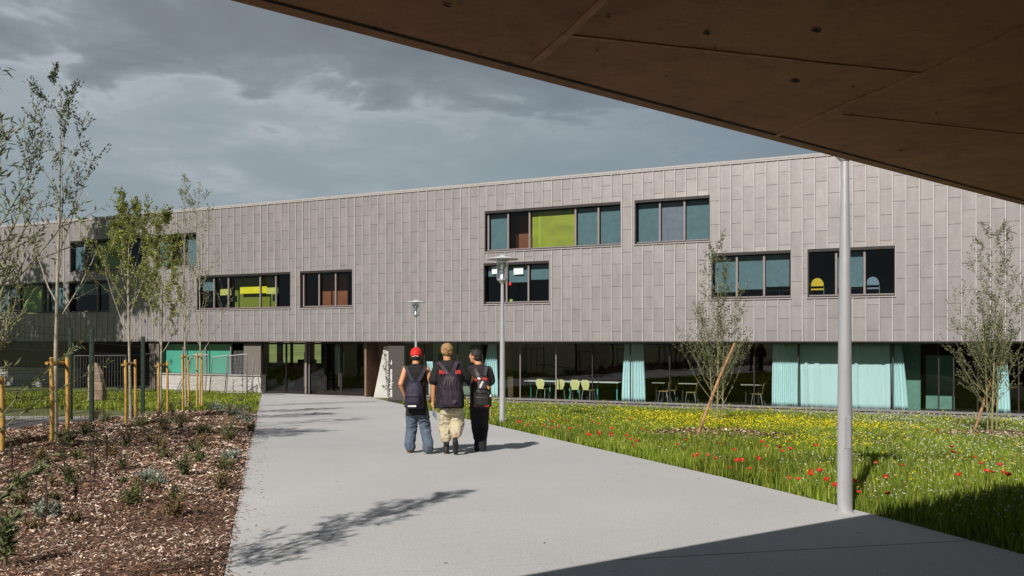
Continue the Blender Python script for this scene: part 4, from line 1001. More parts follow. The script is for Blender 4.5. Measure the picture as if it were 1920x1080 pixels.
M_ply = mat('chair_ply_dark', (0.34, 0.24, 0.10), 0.5, var=0.08)
ch1 = make_chair(M_ply)
for i, (x, d, rz, lb) in enumerate(((1246, 1.5, 1.45, 'brown plywood chair seen side on at the small table right of the narrow curtain'), (1259, 2.3, 1.6, 'brown plywood chair half behind the glazing bar, right of the side on chair'),
        (1297, 1.3, 1.5, 'brown plywood chair behind the lower branches of the right staked tree'), (1421, 1.3, 1.45, 'brown plywood chair nearest the wide curtains'), (1416, 3.0, 1.2, 'stacked looking brown chair at the rear, left of the wide curtains'), (1428, 3.4, 1.2, 'rearmost brown chair glimpsed beside the wide curtains'), (1346, 2.4, 1.7, 'brown plywood chair seen through the right side of the staked tree'))):
    put_chair(ch1, x, 0, d, rz, lb, 'brown chairs in the dim hall', first=(i == 0))
# upstairs classroom chairs with rounded padded backs
def make_round_chair(m):
    r = empty('classroom_chair'); b = MB(); n = 14
    poly = [(0.21*math.cos(k*math.pi/n), -0.2, 0.62+0.25*math.sin(k*math.pi/n)) for k in range(n+1)] + [(-0.21, -0.2, 0.58), (0.21, -0.2, 0.58)]
    b.prism(poly, (0, 0.04, 0)); b.build('backrest', m, r, bevel=0.01)
    b = MB(); b.box(-0.22, 0.22, -0.2, 0.22, 0.44, 0.50); b.build('seat', m, r, bevel=0.015)
    for sx in (-1, 1):
        b = MB(); b.tube([(sx*0.21, -0.19, 0.0), (sx*0.215, -0.19, 0.55)], 0.013, 7); b.build('leg', M_steel, r, smooth=True)
        b = MB(); b.tube([(sx*0.21, 0.2, 0.0), (sx*0.215, 0.2, 0.45)], 0.013, 7); b.build('leg', M_steel, r, smooth=True)
    return r
M_cy = mat('pad_yellow', (0.72, 0.50, 0.03), 0.8, var=0.06); M_cb = mat('pad_blue', (0.20, 0.27, 0.36), 0.8, var=0.06)
def rc(proto, x, d, lb, first, zf=3.86, rz=0.0):
    c = proto if first else copy_tree(proto); c.location = wpt(tX(x, d), d, zf); c.rotation_euler = (0, 0, -ANG+rz); tag(c, lb, 'chair', 'round backed chairs behind the upper right windows')
cy = make_round_chair(M_cy); rc(cy, 1533, 0.75, 'bright yellow round backed chair in the left pane of the right hand upper window', True)
rc(cy, 1391, 0.8, 'yellow round backed chair in the middle pane behind the staked tree top', False, rz=0.2)
rc(cy, 1480, 0.85, 'yellow chair cut off by the right edge of the window over the right staked tree', False)
cbm = make_round_chair(M_cb); rc(cbm, 1451, 0.8, 'blue grey round backed chair in the right pane over the right staked tree', True)
rc(cbm, 1602, 0.8, 'blue grey chair partly behind the near lamp post', False); rc(cbm, 1636, 0.9, 'blue grey chair in the dark right pane of the right hand upper window', False)
rc(cbm, 1352, 0.8, 'blue grey chair behind the crown of the right staked tree', False)

# ------------------------------------------------------------------ trees
M_barkg = mat('bark_olive', (0.26, 0.25, 0.12), 0.85, var=0.25, scale=10, bump=0.4)
M_barkp = mat('bark_pale', (0.38, 0.34, 0.25), 0.85, var=0.25, scale=10, bump=0.4)
M_leafw = mat('leaf_willow', (0.10, 0.13, 0.05), 0.55, var=0.25, scale=2, trans=0.2, island=True)
M_leafd = mat('leaf_dark', (0.075, 0.105, 0.035), 0.55, var=0.25, scale=2, trans=0.2, island=True)
M_leafb = mat('leaf_bright', (0.26, 0.29, 0.055), 0.6, var=0.3, scale=1.5, trans=0.3, island=True)
M_leafs = mat('leaf_silver', (0.22, 0.24, 0.12), 0.6, var=0.25, scale=2, trans=0.2, island=True)
M_leafm = mat('leaf_grey_green', (0.15, 0.165, 0.085), 0.6, var=0.3, scale=2, trans=0.2, island=True)
def leaf_mesh(name, P, D, L_, W, m, parent, rng, droop=0.0):
    P = np.array(P); D = np.array(D); k = len(P)
    D = D + rng.normal(size=(k, 3))*0.55; D[:, 2] -= droop; D /= np.linalg.norm(D, axis=1)[:, None]
    r = rng.normal(size=(k, 3)); S = np.cross(D, r); S /= np.linalg.norm(S, axis=1)[:, None]; U = np.cross(D, S)
    l = (L_*(0.6+0.7*rng.random(k)))[:, None]; w = W*(0.7+0.6*rng.random(k))[:, None]
    a = P; b = P+D*l*0.45+S*w+U*w*0.35; c = P+D*l-U*l*0.12; d = P+D*l*0.45-S*w+U*w*0.35
    V = np.stack([a, b, c, a, c, d], 1).reshape(-1, 3); Fq = np.arange(len(V)).reshape(-1, 3)
    # keep one island per leaf
    V = np.stack([a, b, c, d], 1).reshape(-1, 3); base = (np.arange(k)*4)[:, None]; Fq = np.concatenate([base+np.array([[0, 1, 2]]), base+np.array([[0, 2, 3]])])
    return npmesh(name, V, Fq, m, parent)
def tree(base, h, label, seed, clear=0.3, nb=16, blen=0.38, asc=0.75, leafn=9, L_=0.06, W=0.010, r0=0.035, leaf=None, bark=None, twig=5, droop=0.0, lean=(0, 0), group=None, stems=1, top_bias=0.0, leafstart=0.2, cat='tree', name='young_tree'):
    rng = np.random.default_rng(seed); root = empty(name, base, 0, label, cat, group); tb = MB(); LP, LD = [], []
    def leaves_along(a, b, n, spread=0.02):
        d = (b-a); dn = d.normalized() if d.length > 0 else Vector((0, 0, 1))
        for _ in range(n): q = a + d*rng.random(); LP.append(tuple(q+Vector(rng.normal(size=3)*spread))); LD.append(tuple(dn))
    def branch(p, d, ln, r, depth, up):
        n = 6 if depth == 0 else 4; pts = [p]; q = p.copy(); dd = d.normalized()
        for i in range(n):
            dd = (dd + Vector((0, 0, up*0.22)) + Vector(rng.normal(size=3)*0.07)).normalized(); q = q+dd*ln/n; pts.append(q.copy())
        rad = [r*(1-0.8*i/n) for i in range(n+1)]
        tb.tube(pts, rad, 6 if depth == 0 else 4, cap=False)
        if depth == 0:
            for _ in range(twig):
                s = 0.3+0.68*rng.random(); i = min(n-1, int(s*n)); a = pts[i].lerp(pts[i+1], s*n-i)
                ax = (pts[i+1]-pts[i]).normalized(); sd = ax.orthogonal().normalized(); sd.rotate(Matrix.Rotation(rng.random()*6.28, 3, ax))
                branch(a, ax*0.8+sd*0.75, ln*(0.16+0.2*rng.random()), r*0.35, 1, up*0.8)
            for i in range(1, n):
                if i/n > leafstart: leaves_along(pts[i], pts[i+1], max(1, int(leafn*0.5)))
        else:
            for i in range(n): leaves_along(pts[i], pts[i+1], max(1, int(leafn*0.5)) if rng.random() < 0.9 else 0)
    for sN in range(stems):
        off = Vector((0, 0, 0)) if sN == 0 else Vector((rng.normal()*0.10, rng.normal()*0.10, 0)); hh = h*(1 if sN == 0 else 0.75+0.2*rng.random())
        n = 12; tp = []; ph = rng.random(4)*6
        for i in range(n+1):
            s = i/n; tp.append(Vector((off.x*(1+1.6*s)+lean[0]*s*s*hh+0.02*math.sin(4*s+ph[0]), off.y*(1+1.6*s)+lean[1]*s*s*hh+0.02*math.sin(5*s+ph[1]), s*hh)))
        R0 = r0*(1 if sN == 0 else 0.7)
        tb.tube(tp, [R0*(1-0.86*(i/n)**0.9) for i in range(n+1)], 9, cap=False)
        for k in range(int(nb*(1 if sN == 0 else 0.6))):
            f = clear + (0.97-clear)*((k+rng.random()*0.8)/nb)**(1.0-top_bias*0.4); i = min(n-1, int(f*n)); p = tp[i].lerp(tp[i+1], f*n-i)
            a = k*2.399+rng.random()*0.8; el = asc*(0.85+0.3*rng.random()); d = Vector((math.cos(a)*math.cos(el), math.sin(a)*math.cos(el), math.sin(el)))
            ln = hh*blen*(1.08-f)**0.65*(0.7+0.5*rng.random()); branch(p, d, ln, R0*0.42*(1.15-f), 0, 0.7)
        leaves_along(tp[-3], tp[-1], leafn*3)
    tb.build('trunk', bark or M_barkg, root, smooth='all')
    leaf_mesh('crown', LP, LD, L_, W, leaf or M_leafd, root, rng, droop); return root
def hgt(x, yb, yt): p = unp(x, yb); return p, (yb-yt)/F*p.y
M_stake = mat('stake_wood', (0.54, 0.32, 0.085), 0.8, var=0.22, scale=7, stretch=(1, 1, 0.3), bump=0.3)
M_tie = mat('tie_rubber', (0.20, 0.10, 0.05), 0.8)
def stake_frame(xs, yb, yt, label, ycross, r=0.034):
    P = [unp(xs[0], yb[0]), unp(xs[1], yb[1])]; o = P[0].copy(); root = empty('tree_stake_frame', o, 0, label, 'tree stakes', 'paired yellow stakes with a crossbar'); tops = []
    for p, x, y in zip(P, xs, yt):
        tz = EYE+(640-y)/F*p.y; q = p-o; m = MB(); rr = random.Random(int(x)); hh = tz-p.z
        m.tube([q+Vector((0, 0, -0.1)), q+Vector((0.008, 0.005, hh*0.4)), q+Vector((rr.uniform(-.01, .01), 0, hh*0.98)), q+Vector((0, 0, hh))], [r, r*1.0, r*0.95, r*0.8], 10); m.build('post', M_stake, root, smooth=True); tops.append((q, hh))
    zc = EYE+(640-ycross)/F*P[0].y-o.z; a, b = tops[0][0].copy(), tops[1][0].copy(); a.z = b.z = zc; e = (b-a).normalized()*0.05; side = Vector((e.y, -e.x, 0)).normalized()*(r+0.022); side = side if side.y < 0 else -side
    m = MB(); m.tube([a-e+side, b+e+side], r*0.75, 8); m.build('crossbar', M_stake, root, smooth=True)
    m = MB(); mp = (a+b)/2+side; m.tube([mp+Vector((0, 0, -0.03)), mp+Vector((0, 0, 0.03))], r*0.75+0.014, 10); m.build('tie', M_tie, root, smooth=True)
    return root
p, h = hgt(107, 827, 158); tree(p, h, 'tall slender sparse tree topping the roofline, tied between the second pair of stakes from left', 21, clear=0.28, nb=15, blen=0.40, asc=0.95, leafn=12, L_=0.06, W=0.011, r0=0.040, leaf=M_leafd, bark=M_barkp, twig=6, lean=(0.006, 0), top_bias=0.6, leafstart=0.55, group='young staked trees in the mulch bed')
p, h = hgt(243, 797, 392); tree(p, h, 'bushy bright green young tree, leftmost of the two full crowns', 22, clear=0.34, nb=18, blen=0.55, asc=1.0, leafn=16, L_=0.070, W=0.014, r0=0.036, leaf=M_leafb, bark=M_barkp, twig=7, droop=0.35, leafstart=0.5, top_bias=0.3, group='young staked trees in the mulch bed')
p, h = hgt(304, 782, 412); tree(p, h, 'bushy bright green young tree standing right of the other full crown', 23, clear=0.30, nb=19, blen=0.46, asc=1.05, leafn=16, L_=0.068, W=0.014, r0=0.03, leaf=M_leafb, bark=M_barkp, twig=7, droop=0.35, leafstart=0.35, group='young staked trees in the mulch bed')
p, h = hgt(347, 768, 330); tree(p, h, 'thin wispy young tree reaching above the roofline, left of the two close stake pairs', 24, clear=0.24, nb=20, blen=0.27, asc=1.2, leafn=4, L_=0.07, W=0.012, r0=0.03, leaf=M_leafs, bark=M_barkp, twig=6, leafstart=0.3, group='young staked trees in the mulch bed')
p, h = hgt(374, 765, 352); tree(p, h, 'thin wispy young tree tied to the rightmost pair of yellow stakes', 25, clear=0.24, nb=20, blen=0.36, asc=0.95, leafn=4, L_=0.07, W=0.012, r0=0.03, leaf=M_leafs, bark=M_barkp, twig=6, leafstart=0.3, group='young staked trees in the mulch bed')
stake_frame((97, 126), (832, 826), (670, 668), 'thick yellow stakes tied to the tall slender tree', 681, 0.034)
stake_frame((235.5, 253.5), (803, 795), (675, 674), 'yellow stakes holding the leftmost bushy green tree', 684, 0.030)
stake_frame((297, 313.5), (787, 782), (680, 677), 'yellow stakes holding the second bushy green tree', 686, 0.028)
stake_frame((342.5, 353), (772, 769), (664, 666), 'left of the two close pairs of thin yellow stakes', 670, 0.027)
stake_frame((369, 378.5), (770, 767), (662, 662), 'rightmost pair of thin yellow stakes, before the stone plinth', 670, 0.027)
stake_frame((3, -40), (856, 850), (706, 703), 'yellow stake frame cut by the left edge of the photo', 712, 0.038)
# willow at the left edge: near, with long leaves
pw = Vector((-7.35, 10.1, 0)); pw.z = gz(pw.x, pw.y)
tree(pw, 4.6, 'leafy willow with long narrow silvery leaves crowding the left edge', 31, clear=0.06, nb=46, blen=0.66, asc=0.74, leafn=6, L_=0.14, W=0.012, r0=0.05, leaf=M_leafs, bark=M_barkg, twig=8, leafstart=0.15, name='willow_tree')
# meadow trees with one slanting stake each
p, h = hgt(1345, 803, 462); tree(p, h, 'multi stemmed young tree with small grey leaves among yellow flowers', 41, clear=0.12, nb=24, blen=0.40, asc=0.88, leafn=6, L_=0.055, W=0.011, r0=0.024, leaf=M_leafm, bark=M_barkg, twig=7, stems=3, leafstart=0.05, group='multi stemmed meadow trees')
p, h = hgt(1862, 820, 430); tree(p, h, 'multi stemmed young tree with small grey leaves nearest the right edge', 42, clear=0.12, nb=24, blen=0.40, asc=0.88, leafn=6, L_=0.055, W=0.011, r0=0.024, leaf=M_leafm, bark=M_barkg, twig=7, stems=4, leafstart=0.05, lean=(0.02, 0), group='multi stemmed meadow trees')
def slant(x0, y0, x1, y1, dy, label):
    a = unp(x0, y0); b = at(x1, y1, a.y+dy); m = MB(); d = (b-a); m.tube([Vector((0, 0, -0.1)), d*0.3+Vector((0.012, 0, 0)), d*0.6+Vector((-0.012, 0.01, 0)), d], [0.032, 0.030, 0.029, 0.026], 10)
    o = m.build('slanting_stake', mat('stake_orange_brown', (0.34, 0.19, 0.085), 0.85, var=0.35, scale=7, bump=0.4), smooth=True, loc=a); tag(o, label, 'stake', 'single slanting stakes')
slant(1300, 826, 1377, 645, 1.7, 'slanting orange brown stake leaning into the left meadow tree')
slant(1820, 820, 1886, 640, 1.3, 'slanting orange brown stake leaning into the rightmost meadow tree')
def mulch_patch(cx, cy, r, label):
    c = unp(cx, cy); n = 2600; rng = np.random.default_rng(int(cx)); a = rng.random(n)*6.283; q = r*np.sqrt(rng.random(n))
    X = c.x+q*np.cos(a)*1.25; Y = c.y+q*np.sin(a); Z = np.array([gz(x, y) for x, y in zip(X, Y)])+0.02+0.10*(1-(q/r)**2)+0.08*rng.random(n)
    th = rng.random(n)*6.283; L_ = 0.035; d = np.stack([np.cos(th), np.sin(th), 0.3*rng.normal(size=n)], 1)*L_; s = np.stack([-np.sin(th), np.cos(th), 0.5*rng.normal(size=n)], 1)*0.012; P = np.stack([X, Y, Z], 1)
    V = np.stack([P-d-s, P+d-s, P+d+s, P-d+s], 1).reshape(-1, 3); Fq = np.arange(len(V)).reshape(-1, 4); mi = rng.choice(3, n, p=[0.5, 0.35, 0.15])
    o = npmesh('wood_chips', V, Fq, [MATS['chip_dark'], MATS['chip_mid'], MATS['chip_pale']], mi=mi); tag(o, label, 'wood chips', kind='stuff')
mulch_patch(1345, 822, 1.3, 'reddish wood chips round the foot of the left meadow tree'); mulch_patch(1880, 826, 1.5, 'reddish wood chips round the foot of the rightmost meadow tree')
# trees out of frame on the sun side whose shade falls into the picture
pt = Vector((-3.45, 3.05, 0.9)); tree(pt, 4.9, 'nearest willow, its shoots poking in at the top left edge and shading the path', 51, clear=0.42, nb=22, blen=0.22, asc=0.95, leafn=4, L_=0.105, W=0.011, r0=0.020, leaf=M_leafd, bark=M_barkg, twig=8, name='willow_tree')
def big_tree(pos, h, R, label, seed, n=11000, zc=0.66):
    rng = np.random.default_rng(seed); root = empty('tall_tree', pos, 0, label, 'tree'); tb = MB()
    tb.tube([(0, 0, 0), (0.1, 0, h*0.3), (0, 0.1, h*0.6), (0, 0, h*0.95)], [0.3, 0.24, 0.15, 0.03], 10); P = []; D = []
    for k in range(34):
        a = rng.random()*6.283; z = h*(0.57+0.22*rng.random()); rr_ = R*(1-abs(z/h-zc)*1.5)*(0.45+0.8*rng.random()); e = Vector((math.cos(a)*rr_, math.sin(a)*rr_, z)); s0 = Vector((0, 0, z-rr_*0.5)); tb.tube([s0, s0.lerp(e, 0.5)+Vector((0, 0, 0.2)), e], [0.07, 0.04, 0.01], 5, cap=False)
        for _ in range(n//34):
            q = s0.lerp(e, 0.55+0.5*rng.random()**0.7); v = rng.normal(size=3)*0.34; P.append(tuple(q+Vector(v))); D.append(tuple(v))
    tb.build('trunk', M_barkp, root, smooth='all'); leaf_mesh('crown', P, D, 0.30, 0.10, M_leafd, root, rng, 0.2)
for (sx, sy, zz, R, hh, lb, sd) in ((215, 585, 5.0, 2.9, 20.0, 'tall tree on the sunny side, throwing the dark shadow on the left of the facade', 61), (80, 660, 5.0, 3.0, 17.0, 'second tall tree on the sunny side, shading the stone plinth', 62)):
    Yf_ = facY(sx); tgt = Vector(((sx-960)/F*Yf_, Yf_, EYE+(640-sy)/F*Yf_)); L_ = (hh*0.68-tgt.z)/math.sin(SUN_EL); q = tgt-SUN_V*L_; big_tree(Vector((q.x, q.y, gz(q.x, q.y)-0.05)), hh, R, lb, sd)

# ------------------------------------------------------------------ shrubs, shoots and stems in the mulch bed
M_shg = mat('shrub_green', (0.17, 0.19, 0.065), 0.7, var=0.3, scale=4, trans=0.2, island=True)
M_shs = mat('shrub_silver', (0.30, 0.33, 0.26), 0.7, var=0.2, scale=4, trans=0.2, island=True)
M_shr = mat('shrub_russet', (0.26, 0.19, 0.09), 0.7, var=0.3, scale=4, trans=0.2, island=True)
M_twig = mat('twig_dark', (0.05, 0.03, 0.02), 0.8)
def shrub(x, y, w, h, label, kind, seed, n=None, group=None):
    p = unp(x, y); p.z += bed_lift(p.x, p.y)-0.01 if x < 480 else 0; s = p.y/F; R, H = w*s/2, h*s; rng = np.random.default_rng(seed); root = empty('low_shrub', p, 0, label, 'shrub', group); tb = MB(); P = []; D = []
    m = {'g': M_shg, 's': M_shs, 'r': M_shr}[kind]; nst = 22
    for i in range(nst):
        a = rng.random()*6.283; q = R*(0.3+0.7*rng.random()); e = Vector((math.cos(a)*q*1.25, math.sin(a)*q*1.25, H*(0.35+0.85*rng.random()**1.3))); md = Vector((e.x*0.35, e.y*0.35, e.z*0.6)); tb.tube([(0, 0, 0), md, e], [0.005, 0.004, 0.002], 4, cap=False)
        for k in range((n or (34 if kind == 's' else 22))):
            f = rng.random(); c = (md*f*2 if f < 0.5 else md.lerp(e, f*2-1)); c = Vector(c)+Vector(rng.normal(size=3)*0.012*(1+R*3)); P.append(tuple(c)); D.append((c.x*0.4+0.01, c.y*0.4, 0.35 if kind == 's' else 0.8))
    tb.build('stems', M_twig, root); leaf_mesh('leaves', P, D, 0.045 if kind != 's' else 0.05, 0.006 if kind != 's' else 0.010, m, root, rng)
    return root
SG, SS, SR = 'green tufted shrubs in the mulch', 'silver leaved clumps in the mulch', 'russet green shrubs in the mulch'
SH = [(430, 838, 54, 44, 'roundest green shrub close to the path edge', 'g', None), (412, 925, 50, 34, 'reddish green shrub close to the path, below the round green one', 'r', None), (330, 985, 46, 42, 'reddish green shrub in the lower middle of the mulch bed', 'r', None), (248, 966, 44, 34, 'dark green tuft left of the lower reddish shrub', 'g', None),
 (440, 784, 60, 18, 'silver leaved clump at the far corner of the bed next to the path', 's', None), (405, 776, 50, 14, 'silver leaved clump just left of the far corner clump', 's', None), (462, 795, 34, 14, 'small silver clump against the path edge', 's', None), (430, 868, 40, 18, 'silver leaved clump below the round green shrub', 's', None), (280, 920, 46, 22, 'silver leaved clump in the middle of the mulch', 's', None), (300, 925, 22, 16, 'small silver tuft touching the middle clump', 's', None),
 (300, 818, 40, 32, 'dark red green shrub under the second bushy tree', 'r', None), (262, 812, 34, 32, 'green tuft beside the first bushy tree stakes', 'g', None), (160, 822, 40, 30, 'green tuft right of the thick stake pair', 'g', None), (120, 850, 30, 42, 'upright green tuft before the thick stakes', 'g', None), (380, 822, 36, 24, 'low green tuft midway between stakes and path', 'g', None), (345, 905, 40, 46, 'feathery green shrub in the centre of the mulch bed', 'g', None), (300, 860, 34, 30, 'dull green tuft behind the feathery shrub', 'r', None),
 (75, 880, 36, 44, 'dull green tuft at the left of the bed', 'r', None), (375, 850, 30, 26, 'dull green tuft left of the round shrub', 'r', None), (350, 800, 36, 18, 'low reddish tuft behind the close stake pairs', 'r', None), (470, 812, 26, 20, 'small green tuft hugging the path edge', 'g', None), (200, 800, 30, 22, 'grassy tuft by the fence corner', 'g', None), (90, 985, 50, 22, 'low silvery green tuft near the bottom left', 's', None), (372, 880, 30, 34, 'wispy green tuft just behind the silver clump', 'g', None),
 (130, 920, 32, 36, 'green tuft halfway down the left of the bed', 'g', None), (210, 870, 28, 26, 'small russet tuft below the first bushy tree', 'r', None), (320, 768, 34, 22, 'grassy weed clump at the foot of the close stakes', 'g', None), (452, 758, 40, 22, 'tall grass clump below the brown wall panel', 'g', None)]
for i, (x, y, w, h, lb, k, n) in enumerate(SH): shrub(x, y, w, h, lb, k, 100+i, n, {'g': SG, 's': SS, 'r': SR}[k])
def stem(x, y, h, seed, label, leafy=0):
    p = unp(x, y); p.z += bed_lift(p.x, p.y)-0.01; H = h*p.y/F; rng = np.random.default_rng(seed); tb = MB(); root = empty('bare_stem', p, 0, label, 'stem', 'thin dark stems in the mulch bed'); P = []; D = []
    for k in range(3):
        e = Vector(rng.normal(size=3)*0.05*H); e.z = H*(0.7+0.3*rng.random()); md = e*0.5+Vector((0.02, 0, 0)); tb.tube([(0, 0, 0), md, e], [0.006, 0.005, 0.002], 5, cap=False)
        for q in range(5):
            s = 0.3+0.7*rng.random(); c = e*s; t = c+Vector((rng.normal()*0.05, rng.normal()*0.05, 0.05)); tb.tube([c, t], [0.003, 0.001], 4, cap=False)
            for _ in range(3+leafy): P.append(tuple(t)); D.append(tuple(Vector(rng.normal(size=3))))
    tb.build('stalk', M_twig, root); leaf_mesh('leaves', P, D, 0.045, 0.007, M_leafd, root, rng)
ST = [(60, 905, 80), (168, 900, 110), (176, 905, 60), (200, 880, 90), (82, 1010, 100), (40, 960, 70), (355, 800, 60), (120, 890, 70), (240, 845, 50), (395, 800, 50), (140, 960, 60), (22, 900, 80)]
STL = ['thin dark stem behind the left willow branch', 'tall thin dark stem directly below the thick stake pair', 'short thin dark stem touching the tall one below the thick stakes', 'thin dark stem right of the pair of stems below the thick stakes', 'tall thin dark stem near the bottom left shoots', 'thin dark stem at the far left, above the bottom left shoots', 'thin dark stem just right of the second bushy tree stakes', 'thin dark stem between the thick stakes and the first tuft', 'short dark stem below the first bushy tree', 'thin dark stem at the back of the bed near the path', 'thin dark stem beside the green tuft halfway down the bed', 'thin dark stem hard against the left edge by the cut off stake']
for i, (x, y, h) in enumerate(ST): stem(x, y, h, 200+i, STL[i])
wr = random.Random(12); nw = 0
while nw < 34:
    x, y = wr.uniform(20, 470), 785+230*wr.random()**1.3; p = unp(x, y)
    if p.x < left_x(p.y)-0.15 and p.y < bed_far(p.x)-0.3: shrub(x, y, wr.uniform(14, 36), wr.uniform(12, 34), 'small wispy weed tuft scattered in the wood chips', wr.choice('ggrr'), 400+nw, 7, 'small weed tufts scattered over the mulch bed'); nw += 1
# dark weeds at the stone plinth
for x, y, h, lb in ((455, 748, 60, 'left of the three tall dark weeds before the stone plinth'), (462, 750, 66, 'middle and tallest of the three dark weeds before the stone plinth'), (472, 752, 60, 'right of the three tall dark weeds, nearest the doors'), (436, 748, 36, 'short dark weed before the plinth, left of the tall ones')): stem(x, y, h, x, lb, 2)
# long-leaved shoots at bottom left
def shoot(x, y, h, seed, label, dirx, L_=0.10, n=3):
    p = unp(x, y); p.z += bed_lift(p.x, p.y)-0.01; H = h*p.y/F; rng = np.random.default_rng(seed); tb = MB(); root = empty('willow_shoot', p, 0, label, 'willow shoot'); P = []; D = []
    for k in range(n):
        e = Vector((dirx*H*(0.8+0.4*rng.random()), rng.normal()*0.1*H, H*(0.7+0.3*rng.random()))); md = e*0.5+Vector((0, 0, 0.08*H)); tb.tube([(0, 0, 0), md, e], [0.008, 0.006, 0.002], 5, cap=False)
        for q in range(46):
            s = 0.15+0.85*rng.random(); c = md*2*s if s < .5 else md.lerp(e, 2*s-1); P.append(tuple(c)); D.append(tuple(e.normalized()+Vector(rng.normal(size=3)*0.4)))
    tb.build('stalk', M_barkg, root); leaf_mesh('leaves', P, D, L_, 0.009, mat('leaf_shoot', (0.17, 0.22, 0.10), 0.5, var=0.2, trans=0.2, island=True), root, rng)
shoot(10, 1078, 110, 301, 'leafy willow shoot in the bottom left corner', 0.05, 0.09, 4); shoot(-25, 975, 110, 302, 'willow shoot sweeping in from the left edge over the mulch', 1.0, 0.10, 3); shoot(-70, 865, 240, 303, 'long willow branch arching in front of the first stakes', 1.1, 0.11, 3)
# climber on the buttress
def climber():
    o = Vector(poly[3]); o.z = 0; rng = np.random.default_rng(9); root = empty('climbing_plant', o, 0, 'small dark climbing plant against the pale buttress beside the sign', 'climbing plant'); tb = MB(); P = []; D = []
    pts = [at(p, q, Yf-0.08)-o for p, q in ((727, 744), (726, 725), (724, 708), (722, 692), (723, 678), (722, 664))]; tb.tube(pts, [0.012]*3+[0.008]*3, 5)
    for i in range(1, 6):
        for _ in range(3):
            e = pts[i]+Vector((rng.normal()*0.07-0.05, -0.03, rng.normal()*0.10)); tb.tube([pts[i], e], 0.004, 4)
            for _ in range(3): P.append(tuple(e+Vector(rng.normal(size=3)*0.03))); D.append((rng.normal(), -0.3, rng.normal()))
    tb.build('stalk', M_twig, root); leaf_mesh('leaves', P, D, 0.09, 0.022, mat('leaf_climber', (0.05, 0.06, 0.015), 0.6, island=True), root, rng)
climber()

# ------------------------------------------------------------------ poppies
def poppies():
    rng = np.random.default_rng(77)
    r = empty('poppy'); m = MB(); m.tube([(0, 0, 0), (0.01, 0, 0.15), (0, 0, 0.30)], [0.003, 0.0025, 0.002], 5, cap=False); m.build('stem', M_blade, r)
    m = MB(); n = 5
    for k in range(4):
        a = k*math.pi/2; c, s = math.cos(a), math.sin(a); g = []
        for i in range(n):
            for j in range(3):
                th = (i/(n-1)-0.5)*1.9; rad = (0.006, 0.026, 0.040)[j]; z = (0, 0.010, 0.024)[j]+0.004*math.sin(i*2.3+k); x, y = rad*math.cos(th), rad*math.sin(th); g.append((x*c-y*s, x*s+y*c, 0.30+z+0.001*k))
        m.add(g, [(i*3+j, i*3+j+1, (i+1)*3+j+1, (i+1)*3+j) for i in range(n-1) for j in range(2)])
    m.build('petals', M_red, r, smooth='all'); m = MB(); m.lathe([(0, 0.298), (0.008, 0.300), (0.009, 0.312), (0, 0.316)], 8); m.build('seed_head', M_twig, r)
    tag(r, 'single red poppy flowering in the wildflower meadow', 'poppy', 'red poppies dotted through the meadow')
    pix = [(1115, 822), (1082, 808), (1117, 830), (1060, 800), (1107, 803), (1290, 843), (1330, 870), (1358, 884), (1375, 885), (1390, 888), (1400, 900), (1410, 920), (1438, 912), (1360, 855), (1345, 845), (1446, 866), (1457, 857), (1425, 847), (1474, 870), (1435, 845), (1525, 855), (1547, 918), (1570, 930), (1628, 876), (1677, 888), (1666, 903), (1628, 963), (1762, 874), (1770, 862), (1820, 866), (1828, 885), (1818, 917), (1835, 915), (1858, 910), (1866, 897), (1878, 898), (1880, 924), (1750, 823), (1773, 868), (1550, 915), (1500, 900), (1466, 840), (1220, 850), (1195, 838), (1172, 832), (1147, 815), (1143, 833), (1200, 850), (1265, 843), (1250, 870), (1297, 880), (1317, 875), (1340, 905), (1355, 922), (1380, 935), (966, 800), (975, 806), (968, 795), (1000, 808), (1016, 812), (1030, 800), (1046, 813), (1050, 800), (1020, 820), (1068, 828), (1086, 832), (1100, 822), (1130, 845), (1045, 788), (1052, 793), (1124, 800), (930, 785), (925, 775), (1480, 935), (1510, 948), (1440, 940), (1395, 870), (1205, 812), (1180, 803)]
    first = True
    for x, y in pix:
        p = unp(x, y+10)
        if not in_meadow(p.x, p.y, 0.0): p.x = right_x(p.y)+0.08; p.z = gz(p.x, p.y)
        c = r if first else copy_tree(r); first = False
        s = 0.8+0.5*rng.random(); c.location = p; c.rotation_euler = (rng.normal()*0.25-0.45, rng.normal()*0.25, rng.random()*6.28) if False else (rng.normal()*0.2+0.45, rng.normal()*0.25, rng.normal()*0.5); c.scale = (s*0.66, s*0.66, s*0.78)
poppies()
# ------------------------------------------------------------------ three people walking away from the viewer
M_skin = mat('skin', (0.62, 0.30, 0.15), 0.55, var=0.06, scale=6)
M_black = mat('cloth_black', (0.012, 0.010, 0.011), 0.9, var=0.2, scale=20)
M_plum = mat('cloth_plum', (0.022, 0.014, 0.020), 0.9, var=0.2, scale=20)
M_jean = mat('denim', (0.085, 0.115, 0.16), 0.9, var=0.22, scale=14)
M_beige = mat('cloth_beige', (0.50, 0.44, 0.30), 0.9, var=0.10, scale=10)
M_navy = mat('bag_navy', (0.020, 0.017, 0.038), 0.7, var=0.2, scale=14)
M_aub = mat('bag_aubergine', (0.024, 0.012, 0.024), 0.65, var=0.2, scale=14)
M_shoe = mat('shoe_brown', (0.10, 0.055, 0.035), 0.7); M_shoeb = mat('shoe_black', (0.020, 0.017, 0.016), 0.6); M_sole = mat('shoe_sole', (0.15, 0.12, 0.09), 0.8)
M_capr = mat('cap_red', (0.62, 0.015, 0.012), 0.7, var=0.12, scale=12)
M_blond = mat('hair_blond', (0.38, 0.23, 0.10), 0.5, var=0.5, scale=30, stretch=(3, 3, 0.6), bump=0.5); M_dhair = mat('hair_dark', (0.022, 0.013, 0.010), 0.6, var=0.3, scale=30, bump=0.5)
